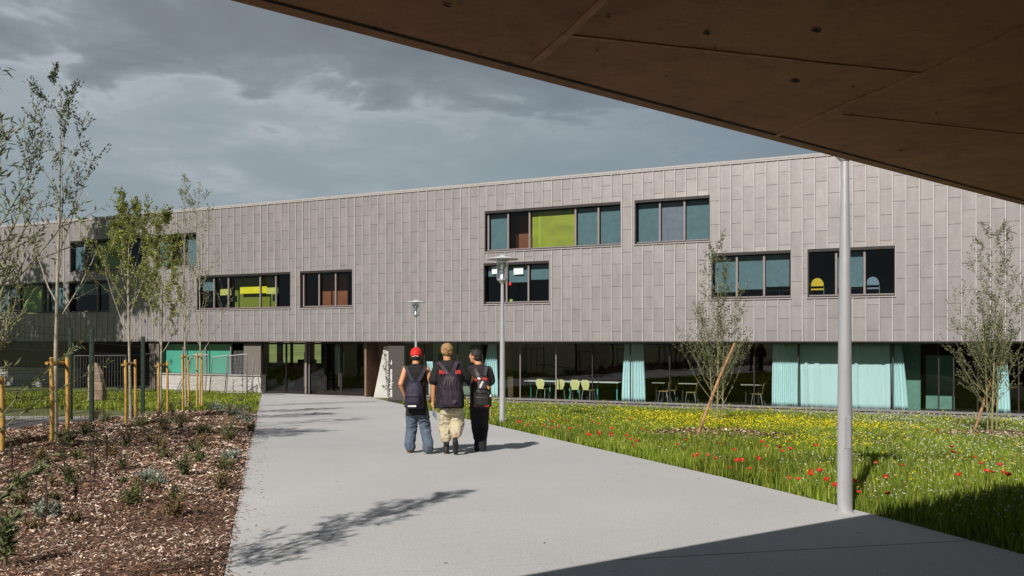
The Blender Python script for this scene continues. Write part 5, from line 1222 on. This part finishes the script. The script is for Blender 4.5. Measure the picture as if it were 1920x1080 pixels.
M_eye = mat('eye_white', (0.8, 0.78, 0.75), 0.3, var=0.02)
def sph(mb, c, r, n=12):
    rx, ry, rz = r if hasattr(r, '__len__') else (r, r, r); vs = []; fs = []
    for i in range(1, n):
        ph = math.pi*i/n
        for k in range(n*2): th = math.pi*k/n; vs.append((c[0]+rx*math.sin(ph)*math.cos(th), c[1]+ry*math.sin(ph)*math.sin(th), c[2]+rz*math.cos(ph)))
    w = n*2
    for i in range(n-2):
        for k in range(w): fs.append((i*w+k, (i+1)*w+k, (i+1)*w+(k+1)%w, i*w+(k+1)%w))
    vs.append((c[0], c[1], c[2]+rz)); vs.append((c[0], c[1], c[2]-rz)); t = len(vs)-2
    for k in range(w): fs.append((t, k, (k+1)%w)); fs.append((t+1, (n-2)*w+(k+1)%w, (n-2)*w+k))
    mb.add(vs, fs)
def limb(mb, pts, rad, n=14):
    P = [Vector(p) for p in pts]; pp = []; rr = []
    for i in range(len(P)-1):
        for k in range(4): s = k/4; pp.append(P[i].lerp(P[i+1], s)); rr.append(rad[i]+(rad[i+1]-rad[i])*s)
    pp.append(P[-1]); rr.append(rad[-1]); mb.tube(pp, rr, n)
    for p, r in zip(P, rad): sph(mb, p, r, 8)
def ring_loft(mb, rings, n=24):
    vs = []; fs = []
    for (x, y, z, rx, ry) in rings:
        for k in range(n):
            a = 2*math.pi*k/n; ca, sa = math.cos(a), math.sin(a); e = 0.8
            vs.append((x+rx*math.copysign(abs(ca)**e, ca), y+ry*math.copysign(abs(sa)**e, sa), z))
    for i in range(len(rings)-1):
        for k in range(n): fs.append((i*n+k, i*n+(k+1)%n, (i+1)*n+(k+1)%n, (i+1)*n+k))
    fs.append(tuple(range(n-1, -1, -1))); fs.append(tuple((len(rings)-1)*n+k for k in range(n))); mb.add(vs, fs)
def fuse(mb, name, m, parent, voxel=0.009, smooth=4, fold=0.0, fscale=(9, 9, 5), seed=0):
    me = bpy.data.meshes.new('tmp'); me.from_pydata(mb.v, [], mb.f); o = bpy.data.objects.new('tmp', me); COL.objects.link(o)
    bm = bmesh.new(); bm.from_mesh(me); bmesh.ops.recalc_face_normals(bm, faces=bm.faces[:]); bm.to_mesh(me); bm.free()
    r = o.modifiers.new('r', 'REMESH'); r.mode = 'VOXEL'; r.voxel_size = voxel; r.use_smooth_shade = True
    s = o.modifiers.new('s', 'SMOOTH'); s.factor = 0.5; s.iterations = smooth
    bpy.context.view_layer.update(); out = bpy.data.meshes.new_from_object(o.evaluated_get(bpy.context.evaluated_depsgraph_get())); bpy.data.objects.remove(o); bpy.data.meshes.remove(me)
    if fold:
        for v in out.vertices:
            c = v.co; q = mnoise.noise(Vector((c.x*fscale[0]+seed, c.y*fscale[1], c.z*fscale[2])))+0.5*mnoise.noise(Vector((c.x*fscale[0]*2.3, c.y*fscale[1]*2, c.z*fscale[2]*2.5+seed)))
            q2 = 1-abs(q)*2; v.co = c + v.normal*fold*(q2-0.5)
    out.polygons.foreach_set('use_smooth', [True]*len(out.polygons)); out.materials.clear(); out.materials.append(m); out.name = name
    ob = bpy.data.objects.new(name, out); COL.objects.link(ob); ob.parent = parent; return ob
def hand(mb, w, d, side, hold=False, curl=0.5):
    """palm from wrist w along d; five fingers"""
    w = Vector(w); d = Vector(d).normalized(); s = d.cross(Vector((0, 1, 0))).normalized()*side; nrm_ = s.cross(d)
    limb(mb, [w, w+d*0.035, w+d*0.075], [0.022, 0.028, 0.027], 10); sph(mb, w+d*0.05+s*0.012, (0.024, 0.024, 0.024), 8)
    for i in range(4):
        b = w+d*0.08+nrm_*(0.027-0.018*i); ln = (0.064, 0.072, 0.067, 0.052)[i]; c = curl*(1+0.12*i); m1 = b+(d*math.cos(c*0.5)+s*-math.sin(c*0.5))*ln*0.5; e = m1+(d*math.cos(c*1.4)+s*-math.sin(c*1.4))*ln*0.5
        limb(mb, [b, m1, e], [0.0095, 0.0088, 0.0075], 8)
    tb = w+d*0.025+nrm_*0.026; limb(mb, [tb, tb+d*0.03+nrm_*0.022-s*0.01, tb+d*0.06+nrm_*0.024-s*0.02], [0.012, 0.0105, 0.009], 8)
def person(foot_px, cx, base, J, label, build_cb):
    p = unp(*foot_px, 0.02); s = p.y/F/4.695; root = empty('person', p, 0, label, 'person', 'three people walking to the entrance')
    V_ = lambda q: Vector(((q[0]-cx)*s, q[2] if len(q) > 2 else 0.0, (base-q[1])*s)); build_cb(root, {k: V_(v) for k, v in J.items()}, s, p, V_); return root, p, s, V_
def head(mb, c, yaw=0.0, r=(0.074, 0.094, 0.112)):
    R = Matrix.Rotation(yaw, 3, 'Z'); c = Vector(c)
    def P(x, y, z): return c + R @ Vector((x, y, z))
    def S(x, y, z, r_, n=10):
        t = MB(); sph(t, (0, 0, 0), r_, n); mb.add([c + R @ (Vector((x, y, z))+Vector(v)) for v in t.v], t.f)
    S(0, -0.008, 0.015, (r[0], r[1]*0.95, r[2]*0.86), 14); S(0, 0.03, -0.03, (0.058, 0.062, 0.078)); S(0, 0.056, -0.078, (0.030, 0.030, 0.026))   # skull, face, chin
    S(0, 0.092, -0.012, (0.012, 0.018, 0.022)); S(0, 0.082, 0.008, (0.009, 0.012, 0.03)); S(0, 0.083, -0.052, (0.022, 0.010, 0.008)); S(0, 0.075, 0.03, (0.05, 0.014, 0.010))
    for e in (-1, 1): S(e*0.073, -0.004, -0.006, (0.010, 0.018, 0.031)); S(e*0.040, 0.055, -0.022, (0.026, 0.022, 0.022))
    return P
def eyes(P, root):
    for e in (-1, 1):
        m = MB(); sph(m, P(e*0.029, 0.082, 0.008), (0.010, 0.006, 0.006), 8); m.build('eye', M_eye, root, smooth='all')
def shoe_mb(heel, toe, w=0.040, hgt_=0.075):
    m = MB(); h, t = Vector(heel), Vector(toe); d = (t-h).normalized(); up = Vector((0, 0, 1)) if abs(d.z) < 0.8 else Vector((0, -1, 0)); up = (up-d*up.dot(d)).normalized(); L_ = (t-h).length
    limb(m, [h+up*0.035+d*0.02, h+up*0.04+d*L_*0.4, h+up*0.032+d*L_*0.8], [w*0.95, w*1.05, w*1.05], 12); limb(m, [h+up*0.07+d*0.03, h+up*0.06+d*L_*0.35], [w*0.9, w*0.8], 12)
    limb(m, [h+up*0.03+d*L_*0.55, h+up*0.028+d*L_*0.92], [w*1.05, w*0.8], 12); return m, d, up, L_
def shoes(root, pairs, m, sole, V_):
    for heel, toe in pairs:
        mb, d, up, L_ = shoe_mb(heel, toe); fuse(mb, 'shoe', m, root, 0.007, 2)
        h = Vector(heel); s = d.cross(up); b = MB(); pl = []
        for k in range(20):
            a = 2*math.pi*k/20; x = math.cos(a); y = math.sin(a); pl.append(h+d*(L_*0.5+x*L_*0.53)+s*(y*(0.045+0.004*x))+up*0.006)
        b.prism(pl, up*-0.018); b.build('sole', sole, root, bevel=0.004)

# --- person with the red cap (left)
def p_left(root, J, s, p, V_):
    b = MB(); c = J['head']; P = head(b, c, 0.05)
    limb(b, [c+Vector((0, -0.015, -0.06)), J['neck']], [0.050, 0.054]); ring_loft(b, [(J['neck'].x, 0, J['neck'].z-0.02, 0.07, 0.06), (0, 0, V_((0, 300)).z, 0.15, 0.085), (0, 0, V_((0, 400)).z, 0.135, 0.09), (0, 0, V_((0, 560)).z, 0.12, 0.085), (0, 0, V_((0, 660)).z, 0.13, 0.09)])
    for q in 'LR':
        limb(b, [J['sh'+q], J['el'+q], J['wr'+q]], [0.050, 0.040, 0.027]); hand(b, J['wr'+q], J['wr'+q]-J['el'+q]+Vector((0, 0.03, 0)), -1 if q == 'L' else 1, curl=0.9)
        limb(b, [J['hip'+q], J['kn'+q], J['an'+q]], [0.075, 0.055, 0.038])
    fuse(b, 'body', M_skin, root, 0.007, 3); eyes(P, root)
    b = MB(); z = lambda v: V_((0, v)).z
    ring_loft(b, [(0.005, -0.01, z(705), 0.165, 0.115), (0.005, -0.005, z(640), 0.158, 0.12), (0, 0, z(520), 0.145, 0.112), (-0.005, 0, z(400), 0.158, 0.12), (-0.005, 0, z(330), 0.165, 0.115), (-0.005, 0, z(290), 0.150, 0.095), (-0.01, 0, z(268), 0.100, 0.075), (-0.012, 0, z(256), 0.062, 0.062)])
    for q in 'LR': sph(b, J['sh'+q]*0.86+Vector((0, 0, J['sh'+q].z*0.14+0.005)), (0.052, 0.06, 0.055))
    fuse(b, 'vest', M_black, root, 0.009, 3, 0.005)
    b = MB()
    for q in 'LR': limb(b, [J['hip'+q]+Vector((0, 0, 0.02)), J['kn'+q], J['an'+q]+Vector((0, 0, 0.06)), J['an'+q]+Vector((0, 0, -0.005))], [0.098, 0.082, 0.078, 0.083])
    ring_loft(b, [(0.005, 0, z(720), 0.15, 0.10), (0.005, 0, z(640), 0.15, 0.105)]); fuse(b, 'jeans', M_jean, root, 0.009, 2, 0.011, (10, 10, 9), 3)
    # cap: dome plus a peak turned forward, small white gap strap at the back
    b = MB(); R = [(0.0, 0.105), (0.035, 0.10), (0.066, 0.078), (0.083, 0.045), (0.090, 0.005), (0.091, -0.018)]; b.lathe(R[::-1], 26, (c.x, c.y-0.006, c.z+0.03)); b.v = [(v[0], c.y+(v[1]-c.y)*1.14, v[2]+0.10*(v[1]-c.y)) for v in b.v]
    o = b.build('cap', M_capr, root, smooth='all'); sm = o.modifiers.new('t', 'SOLIDIFY'); sm.thickness = 0.004
    b = MB(); pk = [(c.x+0.075*math.cos(a), c.y+0.075+0.085*math.sin(a), c.z+0.022) for a in [math.pi*k/10 for k in range(11)]]; b.prism(pk, (0, 0, 0.005)); b.build('cap_peak', M_capr, root)
    b = MB(); b.tube([(c.x+0.05*math.cos(a), c.y-0.103-0.004*math.sin(a), c.z+0.006-0.01*abs(math.cos(a))) for a in [0.2+2.7*k/8 for k in range(9)]], 0.004, 6); b.build('cap_strap', mat('white_trim', (0.75, 0.75, 0.75), 0.6), root)
    b = MB(); sph(b, c+Vector((0, -0.012, -0.005)), (0.079, 0.090, 0.075)); fuse(b, 'hair', M_dhair, root, 0.008, 2)
    shoes(root, [((J['anL'].x, J['anL'].y-0.06, 0.012), (J['anL'].x-0.01, J['anL'].y+0.19, 0.012)), ((J['anR'].x-0.002, J['anR'].y-0.08, J['anR'].z-0.01), (J['anR'].x-0.004, J['anR'].y+0.06, 0.03))], M_shoe, M_sole, V_)
JL = dict(head=(258, 190, 0.02), neck=(256, 255, 0), shL=(168, 305, 0), shR=(352, 305, 0), elL=(128, 430, -0.05), wrL=(158, 545, 0.06), elR=(404, 440, -0.05), wrR=(392, 545, 0.06), hipL=(222, 665, 0), hipR=(310, 665, 0), knL=(216, 830, 0.05), anL=(204, 985, 0.0), knR=(340, 835, 0.02), anR=(372, 985, -0.12))
PA, pa, sa_, VA = person((781, 849), 262, 1040, JL, 'person in a red cap, sleeveless black top and blue jeans, walking at the left', p_left)

# --- blond person in the middle
def p_mid(root, J, s, p, V_):
    z = lambda v: V_((0, v)).z; xx = lambda v: V_((v, 0)).x
    b = MB(); c = J['head']; P = head(b, c, 0.25)
    limb(b, [c+Vector((0, -0.02, -0.06)), J['neck']], [0.052, 0.058]); ring_loft(b, [(J['neck'].x, 0, z(225), 0.075, 0.065), (0, 0, z(270), 0.17, 0.09), (0, 0, z(400), 0.15, 0.10), (0, 0, z(620), 0.15, 0.10)])
    for q in 'LR':
        limb(b, [J['sh'+q], J['el'+q], J['wr'+q]], [0.052, 0.042, 0.028]); limb(b, [J['hip'+q], J['kn'+q], J['an'+q]], [0.08, 0.056, 0.036])
        hand(b, J['wr'+q], (J['wr'+q]-J['el'+q]), -1 if q == 'L' else 1, curl=0.7 if q == 'L' else 0.4)
    fuse(b, 'body', M_skin, root, 0.007, 3); eyes(P, root)
    b = MB(); cxm = xx(596)
    ring_loft(b, [(cxm, -0.005, z(636), 0.222, 0.14), (cxm, 0, z(560), 0.213, 0.145), (cxm-0.002, 0, z(430), 0.200, 0.135), (cxm, 0, z(330), 0.205, 0.125), (cxm, 0, z(265), 0.180, 0.10), (cxm-0.01, 0, z(232), 0.115, 0.08), (J['neck'].x, 0, z(214), 0.068, 0.066)])
    for q in 'LR':
        d = (J['el'+q]-J['sh'+q]); limb(b, [J['sh'+q], J['sh'+q]+d*0.45, J['sh'+q]+d*(0.80 if q == 'L' else 1.0)], [0.072, 0.082, 0.092 if q == 'L' else 0.085])
    fuse(b, 'tee_shirt', M_black, root, 0.009, 3, 0.008, (7, 7, 6))
    b = MB()
    lf = J['kn'+'L'].lerp(J['anL'], 0.60); rt = J['knR'].lerp(J['anR'], 0.72)
    limb(b, [J['hipL']+Vector((0, 0, 0.03)), J['knL'], lf, J['knL'].lerp(J['anL'], 0.66)], [0.105, 0.098, 0.085, 0.080]); limb(b, [J['hipR']+Vector((0, 0, 0.03)), J['knR'], rt, J['knR'].lerp(J['anR'], 0.8)], [0.108, 0.105, 0.085, 0.07])
    ring_loft(b, [(xx(606), 0, z(690), 0.17, 0.115), (xx(606), 0, z(610), 0.175, 0.12)]); fuse(b, 'trousers', M_beige, root, 0.009, 2, 0.016, (9, 9, 8), 7)
    b = MB(); R = Matrix.Rotation(0.25, 3, 'Z')
    def S(x, y, zz, r_):
        t = MB(); sph(t, (0, 0, 0), r_, 12); b.add([c+R@(Vector((x, y, zz))+Vector(v)) for v in t.v], t.f)
    S(0, -0.018, 0.022, (0.088, 0.095, 0.092)); S(0, -0.042, -0.018, (0.083, 0.066, 0.062)); S(0.02, 0.045, 0.080, (0.06, 0.045, 0.03))
    o = fuse(b, 'hair', M_blond, root, 0.006, 1, 0.014, (48, 48, 9), 2)
    for v in o.data.vertices: pass
    sl_ = J['anL']; b = MB(); limb(b, [sl_+Vector((0, 0, 0.05)), sl_+Vector((0, 0.01, -0.02))], [0.040, 0.044]); b.build('sock', M_black, root, smooth='all')
    shoes(root, [((J['anL'].x, J['anL'].y-0.065, 0.012), (J['anL'].x-0.012, J['anL'].y+0.20, 0.012)), ((J['anR'].x, J['anR'].y-0.03, J['anR'].z-0.005), (J['anR'].x+0.005, J['anR'].y+0.08, 0.02))], M_shoeb, M_sole, V_)
    # red lettering across the shoulders, partly covered by the pack
    for body, x, w in (('Mo', 512, 46), ('WN', 652, 46)):
        me = text_mesh(body, 0.085, 0.001, bold=0.002); me.materials.append(mat('letter_red', (0.75, 0.02, 0.02), 0.6))
        lt = bpy.data.objects.new('lettering', me); COL.objects.link(lt); lt.parent = root; bw = max(v.co.x for v in me.vertices); lt.scale = (w*s/bw, 1, 1)
        for v in me.vertices: pass
        lt.rotation_euler = (math.radians(82), 0, 0); lt.location = (xx(x), -0.145, z(336))
JM = dict(head=(569, 134, 0.02), neck=(575, 215, 0), shL=(496, 268, 0), shR=(682, 268, 0), elL=(458, 420, -0.03), wrL=(449, 575, 0.02), elR=(738, 368, 0.05), wrR=(768, 378, 0.16), hipL=(566, 640, 0), hipR=(646, 640, 0), knL=(550, 780, 0.05), anL=(566, 965, 0.02), knR=(662, 775, 0.05), anR=(652, 880, -0.16))
PB, pb, sb_, VB = person((844, 851), 600, 1042, JM, 'blond person in a black tee shirt and baggy beige trousers, walking in the middle', p_mid)

# --- dark haired person on the right, looking left
def p_right(root, J, s, p, V_):
    z = lambda v: V_((0, v)).z; xx = lambda v: V_((v, 0)).x
    b = MB(); c = J['head']; P = head(b, c, 1.1)
    limb(b, [c+Vector((0.02, -0.01, -0.06)), J['neck']], [0.052, 0.056]); ring_loft(b, [(J['neck'].x, 0, z(255), 0.07, 0.06), (xx(843), 0, z(300), 0.14, 0.085), (xx(840), 0, z(420), 0.13, 0.095), (xx(835), 0, z(620), 0.125, 0.095)])
    for q in 'LR':
        limb(b, [J['sh'+q], J['el'+q], J['wr'+q]], [0.046, 0.038, 0.026]); limb(b, [J['hip'+q], J['kn'+q], J['an'+q]], [0.075, 0.05, 0.036]); hand(b, J['wr'+q], (J['wr'+q]-J['el'+q]), -1 if q == 'L' else 1, curl=0.8)
    fuse(b, 'body', M_skin, root, 0.007, 3); eyes(P, root)
    b = MB()
    ring_loft(b, [(xx(836), 0, z(645), 0.150, 0.115), (xx(838), 0, z(540), 0.150, 0.12), (xx(842), 0, z(420), 0.155, 0.12), (xx(845), 0, z(330), 0.160, 0.11), (xx(843), 0, z(285), 0.135, 0.095), (xx(835), 0, z(262), 0.095, 0.075), (J['neck'].x, 0, z(250), 0.062, 0.062)])
    for q in 'LR':
        d = J['el'+q]-J['sh'+q]; e = J['wr'+q]-J['el'+q]; limb(b, [J['sh'+q], J['sh'+q]+d*0.5, J['el'+q], J['el'+q]+e*0.35], [0.062, 0.062, 0.056, 0.05])
    fuse(b, 'tee_shirt', M_plum, root, 0.009, 3, 0.007, (8, 8, 6), 5)
    b = MB()
    for q in 'LR': limb(b, [J['hip'+q]+Vector((0, 0, 0.03)), J['kn'+q], J['an'+q]+Vector((0, 0, 0.08)), J['an'+q]+Vector((0, 0, -0.01))], [0.092, 0.074, 0.066, 0.070])
    ring_loft(b, [(xx(832), 0, z(690), 0.13, 0.10), (xx(832), 0, z(620), 0.14, 0.11)]); fuse(b, 'trousers', mat('cloth_dark_trousers', (0.011, 0.011, 0.016), 0.9), root, 0.009, 2, 0.010, (10, 10, 9), 9)
    b = MB(); R = Matrix.Rotation(1.1, 3, 'Z')
    def S(x, y, zz, r_):
        t = MB(); sph(t, (0, 0, 0), r_, 12); b.add([c+R@(Vector((x, y, zz))+Vector(v)) for v in t.v], t.f)
    S(0, -0.018, 0.022, (0.082, 0.090, 0.098)); S(0, -0.045, -0.022, (0.074, 0.06, 0.066)); S(0, 0.045, 0.082, (0.055, 0.04, 0.03)); fuse(b, 'hair', M_dhair, root, 0.007, 2, 0.006, (30, 30, 8), 4)
    shoes(root, [((J['anL'].x, J['anL'].y-0.065, 0.012), (J['anL'].x-0.012, J['anL'].y+0.19, 0.012)), ((J['anR'].x, J['anR'].y-0.05, 0.05), (J['anR'].x+0.005, J['anR'].y+0.16, 0.02))], mat('shoe_dark_brown', (0.05, 0.025, 0.018), 0.6), M_sole, V_)
JR = dict(head=(800, 180, 0.02), neck=(826, 250, 0), shL=(765, 292, 0), shR=(915, 298, 0), elL=(742, 400, 0.05), wrL=(752, 450, 0.20), elR=(944, 400, 0.03), wrR=(905, 445, 0.22), hipL=(798, 640, 0), hipR=(868, 640, 0), knL=(806, 815, 0.06), anL=(826, 985, 0.06), knR=(872, 815, 0.04), anR=(860, 975, -0.04))
PC, pc, sc_, VC = person((900, 846), 840, 1015, JR, 'dark haired person in a plum tee shirt and black trousers, rightmost walker, looking left', p_right)

# --- packs and the folder: things of their own
def pack(name, p, V_, label, m, prof, cxy, top, bottom, hw, depth, yback, straps, extra):
    """prof: list of (fraction up, width factor, depth factor)"""
    base = V_((cxy, bottom)); o = p+Vector((base.x, yback, base.z)); root = empty(name, o, 0, label, 'backpack', None); H = V_((0, top)).z-base.z
    b = MB(); ring_loft(b, [(0, -depth*df*0.5, H*f, hw*wf, depth*df*0.5) for f, wf, df in prof]); fuse(b, 'bag', m, root, 0.008, 3, 0.006, (12, 12, 4), cxy)
    for pts in straps:
        t = MB(); q = [V_(c)-Vector((base.x, yback, base.z))+Vector((0, c[3] if len(c) > 3 else 0, 0)) for c in pts]; n_ = len(q)
        for i in range(n_-1):
            a, c2 = q[i], q[i+1]; d = (c2-a).normalized(); sd = d.cross(Vector((0, 1, 0))).normalized()*0.024; t.prism([a-sd, a+sd, c2+sd, c2-sd], (0, 0.007, 0))
        t.build('strap', m, root)
    extra(root, H, base); return root
def ex1(root, H, base):
    b = MB(); ring_loft(b, [(0, -0.185, 0.06, 0.085, 0.03), (0, -0.195, 0.10, 0.10, 0.045), (0, -0.192, 0.19, 0.10, 0.045), (0, -0.18, 0.235, 0.09, 0.03)]); fuse(b, 'pocket', M_navy, root, 0.007, 2)
    b = MB(); b.box(-0.075, 0.045, -0.232, -0.226, 0.035, 0.058); b.build('reflective_label', mat('label_pale', (0.75, 0.75, 0.72), 0.5), root)
    b = MB(); b.box(-0.11, 0.11, -0.243, -0.236, 0.185, 0.192); b.build('zip', M_black, root)
    b = MB(); b.tube([(-0.06, -0.05, H*0.96), (-0.03, -0.08, H*1.0), (0.03, -0.08, H*1.0), (0.06, -0.05, H*0.96)], 0.010, 6); b.build('handle', M_navy, root)
pack('backpack', pa, VA, 'plain navy backpack with a pale label strip, worn by the red capped person', M_navy, [(0, 0.8, 0.7), (0.06, 1.0, 1.0), (0.45, 0.98, 1.0), (0.75, 0.86, 0.85), (0.93, 0.66, 0.6), (1.0, 0.45, 0.35)], 256, 402, 640, 0.142, 0.17, -0.115,
     [[(172, 276, -0.105), (195, 320, -0.125), (226, 385, -0.14), (243, 410, -0.15)], [(350, 282, -0.105), (330, 325, -0.125), (300, 385, -0.14), (280, 410, -0.15)]], ex1)
def ex2(root, H, base):
    b = MB(); b.box(0.03, 0.08, -0.206, -0.199, 0.06, 0.11); b.build('patch', mat('bag_patch', (0.06, 0.035, 0.07), 0.6), root)
    for k in range(5):
        b = MB(); x = -0.08+0.04*k; b.tube([(x*0.45, -0.10, H*0.93), (x*0.9, -0.165, H*0.72), (x*1.1, -0.185, H*0.5)], [0.004, 0.009, 0.003], 6); b.build('gather', M_aub, root, smooth='all')
    for sx in (-1, 1):
        b = MB(); b.tube([(sx*0.06, -0.04, H), (sx*0.155, -0.08, H*0.6), (sx*0.15, -0.10, H*0.05)], 0.005, 6); b.build('cord', mat('cord_grey', (0.30, 0.29, 0.32), 0.6), root)
pack('backpack', pb, VB, 'large gathered aubergine drawstring backpack on the back of the blond person', M_aub, [(0, 0.75, 0.6), (0.05, 1.0, 0.95), (0.35, 1.05, 1.0), (0.65, 0.98, 0.95), (0.88, 0.66, 0.75), (1.0, 0.36, 0.4)], 618, 318, 618, 0.155, 0.18, -0.125,
     [[(500, 232, -0.105), (530, 262, -0.12), (560, 300, -0.14), (580, 325, -0.16)], [(664, 226, -0.10), (652, 262, -0.12), (636, 300, -0.14), (625, 325, -0.16)]], ex2)
def ex3(root, H, base):
    cols = {'r': mat('patch_red', (0.60, 0.03, 0.02), 0.4), 'w': mat('patch_white', (0.75, 0.72, 0.70), 0.35), 'y': mat('patch_amber', (0.65, 0.30, 0.03), 0.4), 'k': mat('strap_gloss', (0.015, 0.013, 0.015), 0.25)}
    b = MB(); ring_loft(b, [(0.0, -0.17, 0.03, 0.10, 0.03), (0.0, -0.185, 0.06, 0.115, 0.045), (0.0, -0.185, 0.17, 0.115, 0.045), (0, -0.17, 0.20, 0.10, 0.03)]); fuse(b, 'pocket', mat('bag_black', (0.013, 0.011, 0.012), 0.55), root, 0.007, 2, 0.003)
    # patches and buckles seen on the pack: (zoom px x, y, w, h, colour, turn)
    for (x, y, w, h, c, a) in ((802, 384, 34, 30, 'r', 0.3), (838, 372, 36, 22, 'w', -0.7), (855, 425, 20, 44, 'w', -0.35), (838, 400, 14, 30, 'r', -0.5), (886, 378, 40, 38, 'r', 0.2), (905, 448, 44, 34, 'y', 0.15), (868, 400, 16, 20, 'w', 0.2), (895, 494, 46, 13, 'w', 0.05), (835, 492, 30, 8, 'w', 0.1), (905, 540, 28, 26, 'r', 0.1), (893, 545, 12, 18, 'w', 0.3), (830, 565, 30, 40, 'r', -0.6), (838, 566, 12, 44, 'w', -0.6), (905, 574, 46, 10, 'w', -0.1), (905, 600, 40, 14, 'r', 0.0), (938, 516, 14, 20, 'w', 0.0), (815, 600, 30, 8, 'r', 0.1)):
        q = VC((x, y)); lx, lz = q.x-base.x, q.z-base.z; W, Hh = w*sc_/2, h*sc_/2; t = MB(); depth_ = -0.205 if 0.04 < lz < 0.40 else -0.185; depth_ += 0.35*lx*lx*4; depth_ = -0.236+abs(lx)*0.45 if lz < 0.21 else -0.196+abs(lx)*0.45+max(0, lz-0.33)*0.5
        pl = [Vector((lx+W*math.cos(k*math.pi/4+0.39)*1.08*math.cos(a)-Hh*math.sin(k*math.pi/4+0.39)*1.08*math.sin(a), depth_, lz+W*math.cos(k*math.pi/4+0.39)*1.08*math.sin(a)+Hh*math.sin(k*math.pi/4+0.39)*1.08*math.cos(a))) for k in range(8)]
        t.prism(pl, (0, 0.03, 0)); t.build('patch', cols[c], root)
    for zz in (0.23, 0.29): t = MB(); t.tube([(-0.125, -0.10, zz), (-0.06, -0.188, zz+0.004), (0.06, -0.188, zz), (0.125, -0.10, zz)], 0.008, 6); t.build('compression_strap', cols['k'], root, smooth='all')
pack('backpack', pc, VC, 'black backpack covered in red, white and amber patches, on the rightmost walker', mat('bag_black', (0.013, 0.011, 0.012), 0.55), [(0, 0.8, 0.7), (0.05, 1.0, 1.0), (0.5, 1.0, 1.0), (0.8, 0.85, 0.85), (0.95, 0.6, 0.55), (1.0, 0.4, 0.35)], 868, 345, 625, 0.132, 0.19, -0.115,
     [[(895, 268, -0.10), (893, 300, -0.115), (885, 345, -0.14)], [(800, 285, -0.10), (812, 320, -0.115), (830, 350, -0.14)]], ex3)
# folder held in the blond person's left hand
w = VB((449, 640, 0.05)); o = pb+Vector((w.x, w.y-0.02, w.z)); b = MB()
b.prism([Vector(q)-w for q in (VB((440, 622, 0.05)), VB((462, 640, 0.05)), VB((484, 752, 0.05)), VB((444, 705, 0.05)))], (0.0, 0.015, 0)); t = b.build('folder', mat('folder_slate', (0.16, 0.18, 0.22), 0.6), loc=o)
tag(t, "slate grey folder held low in the blond person's left hand", 'folder')
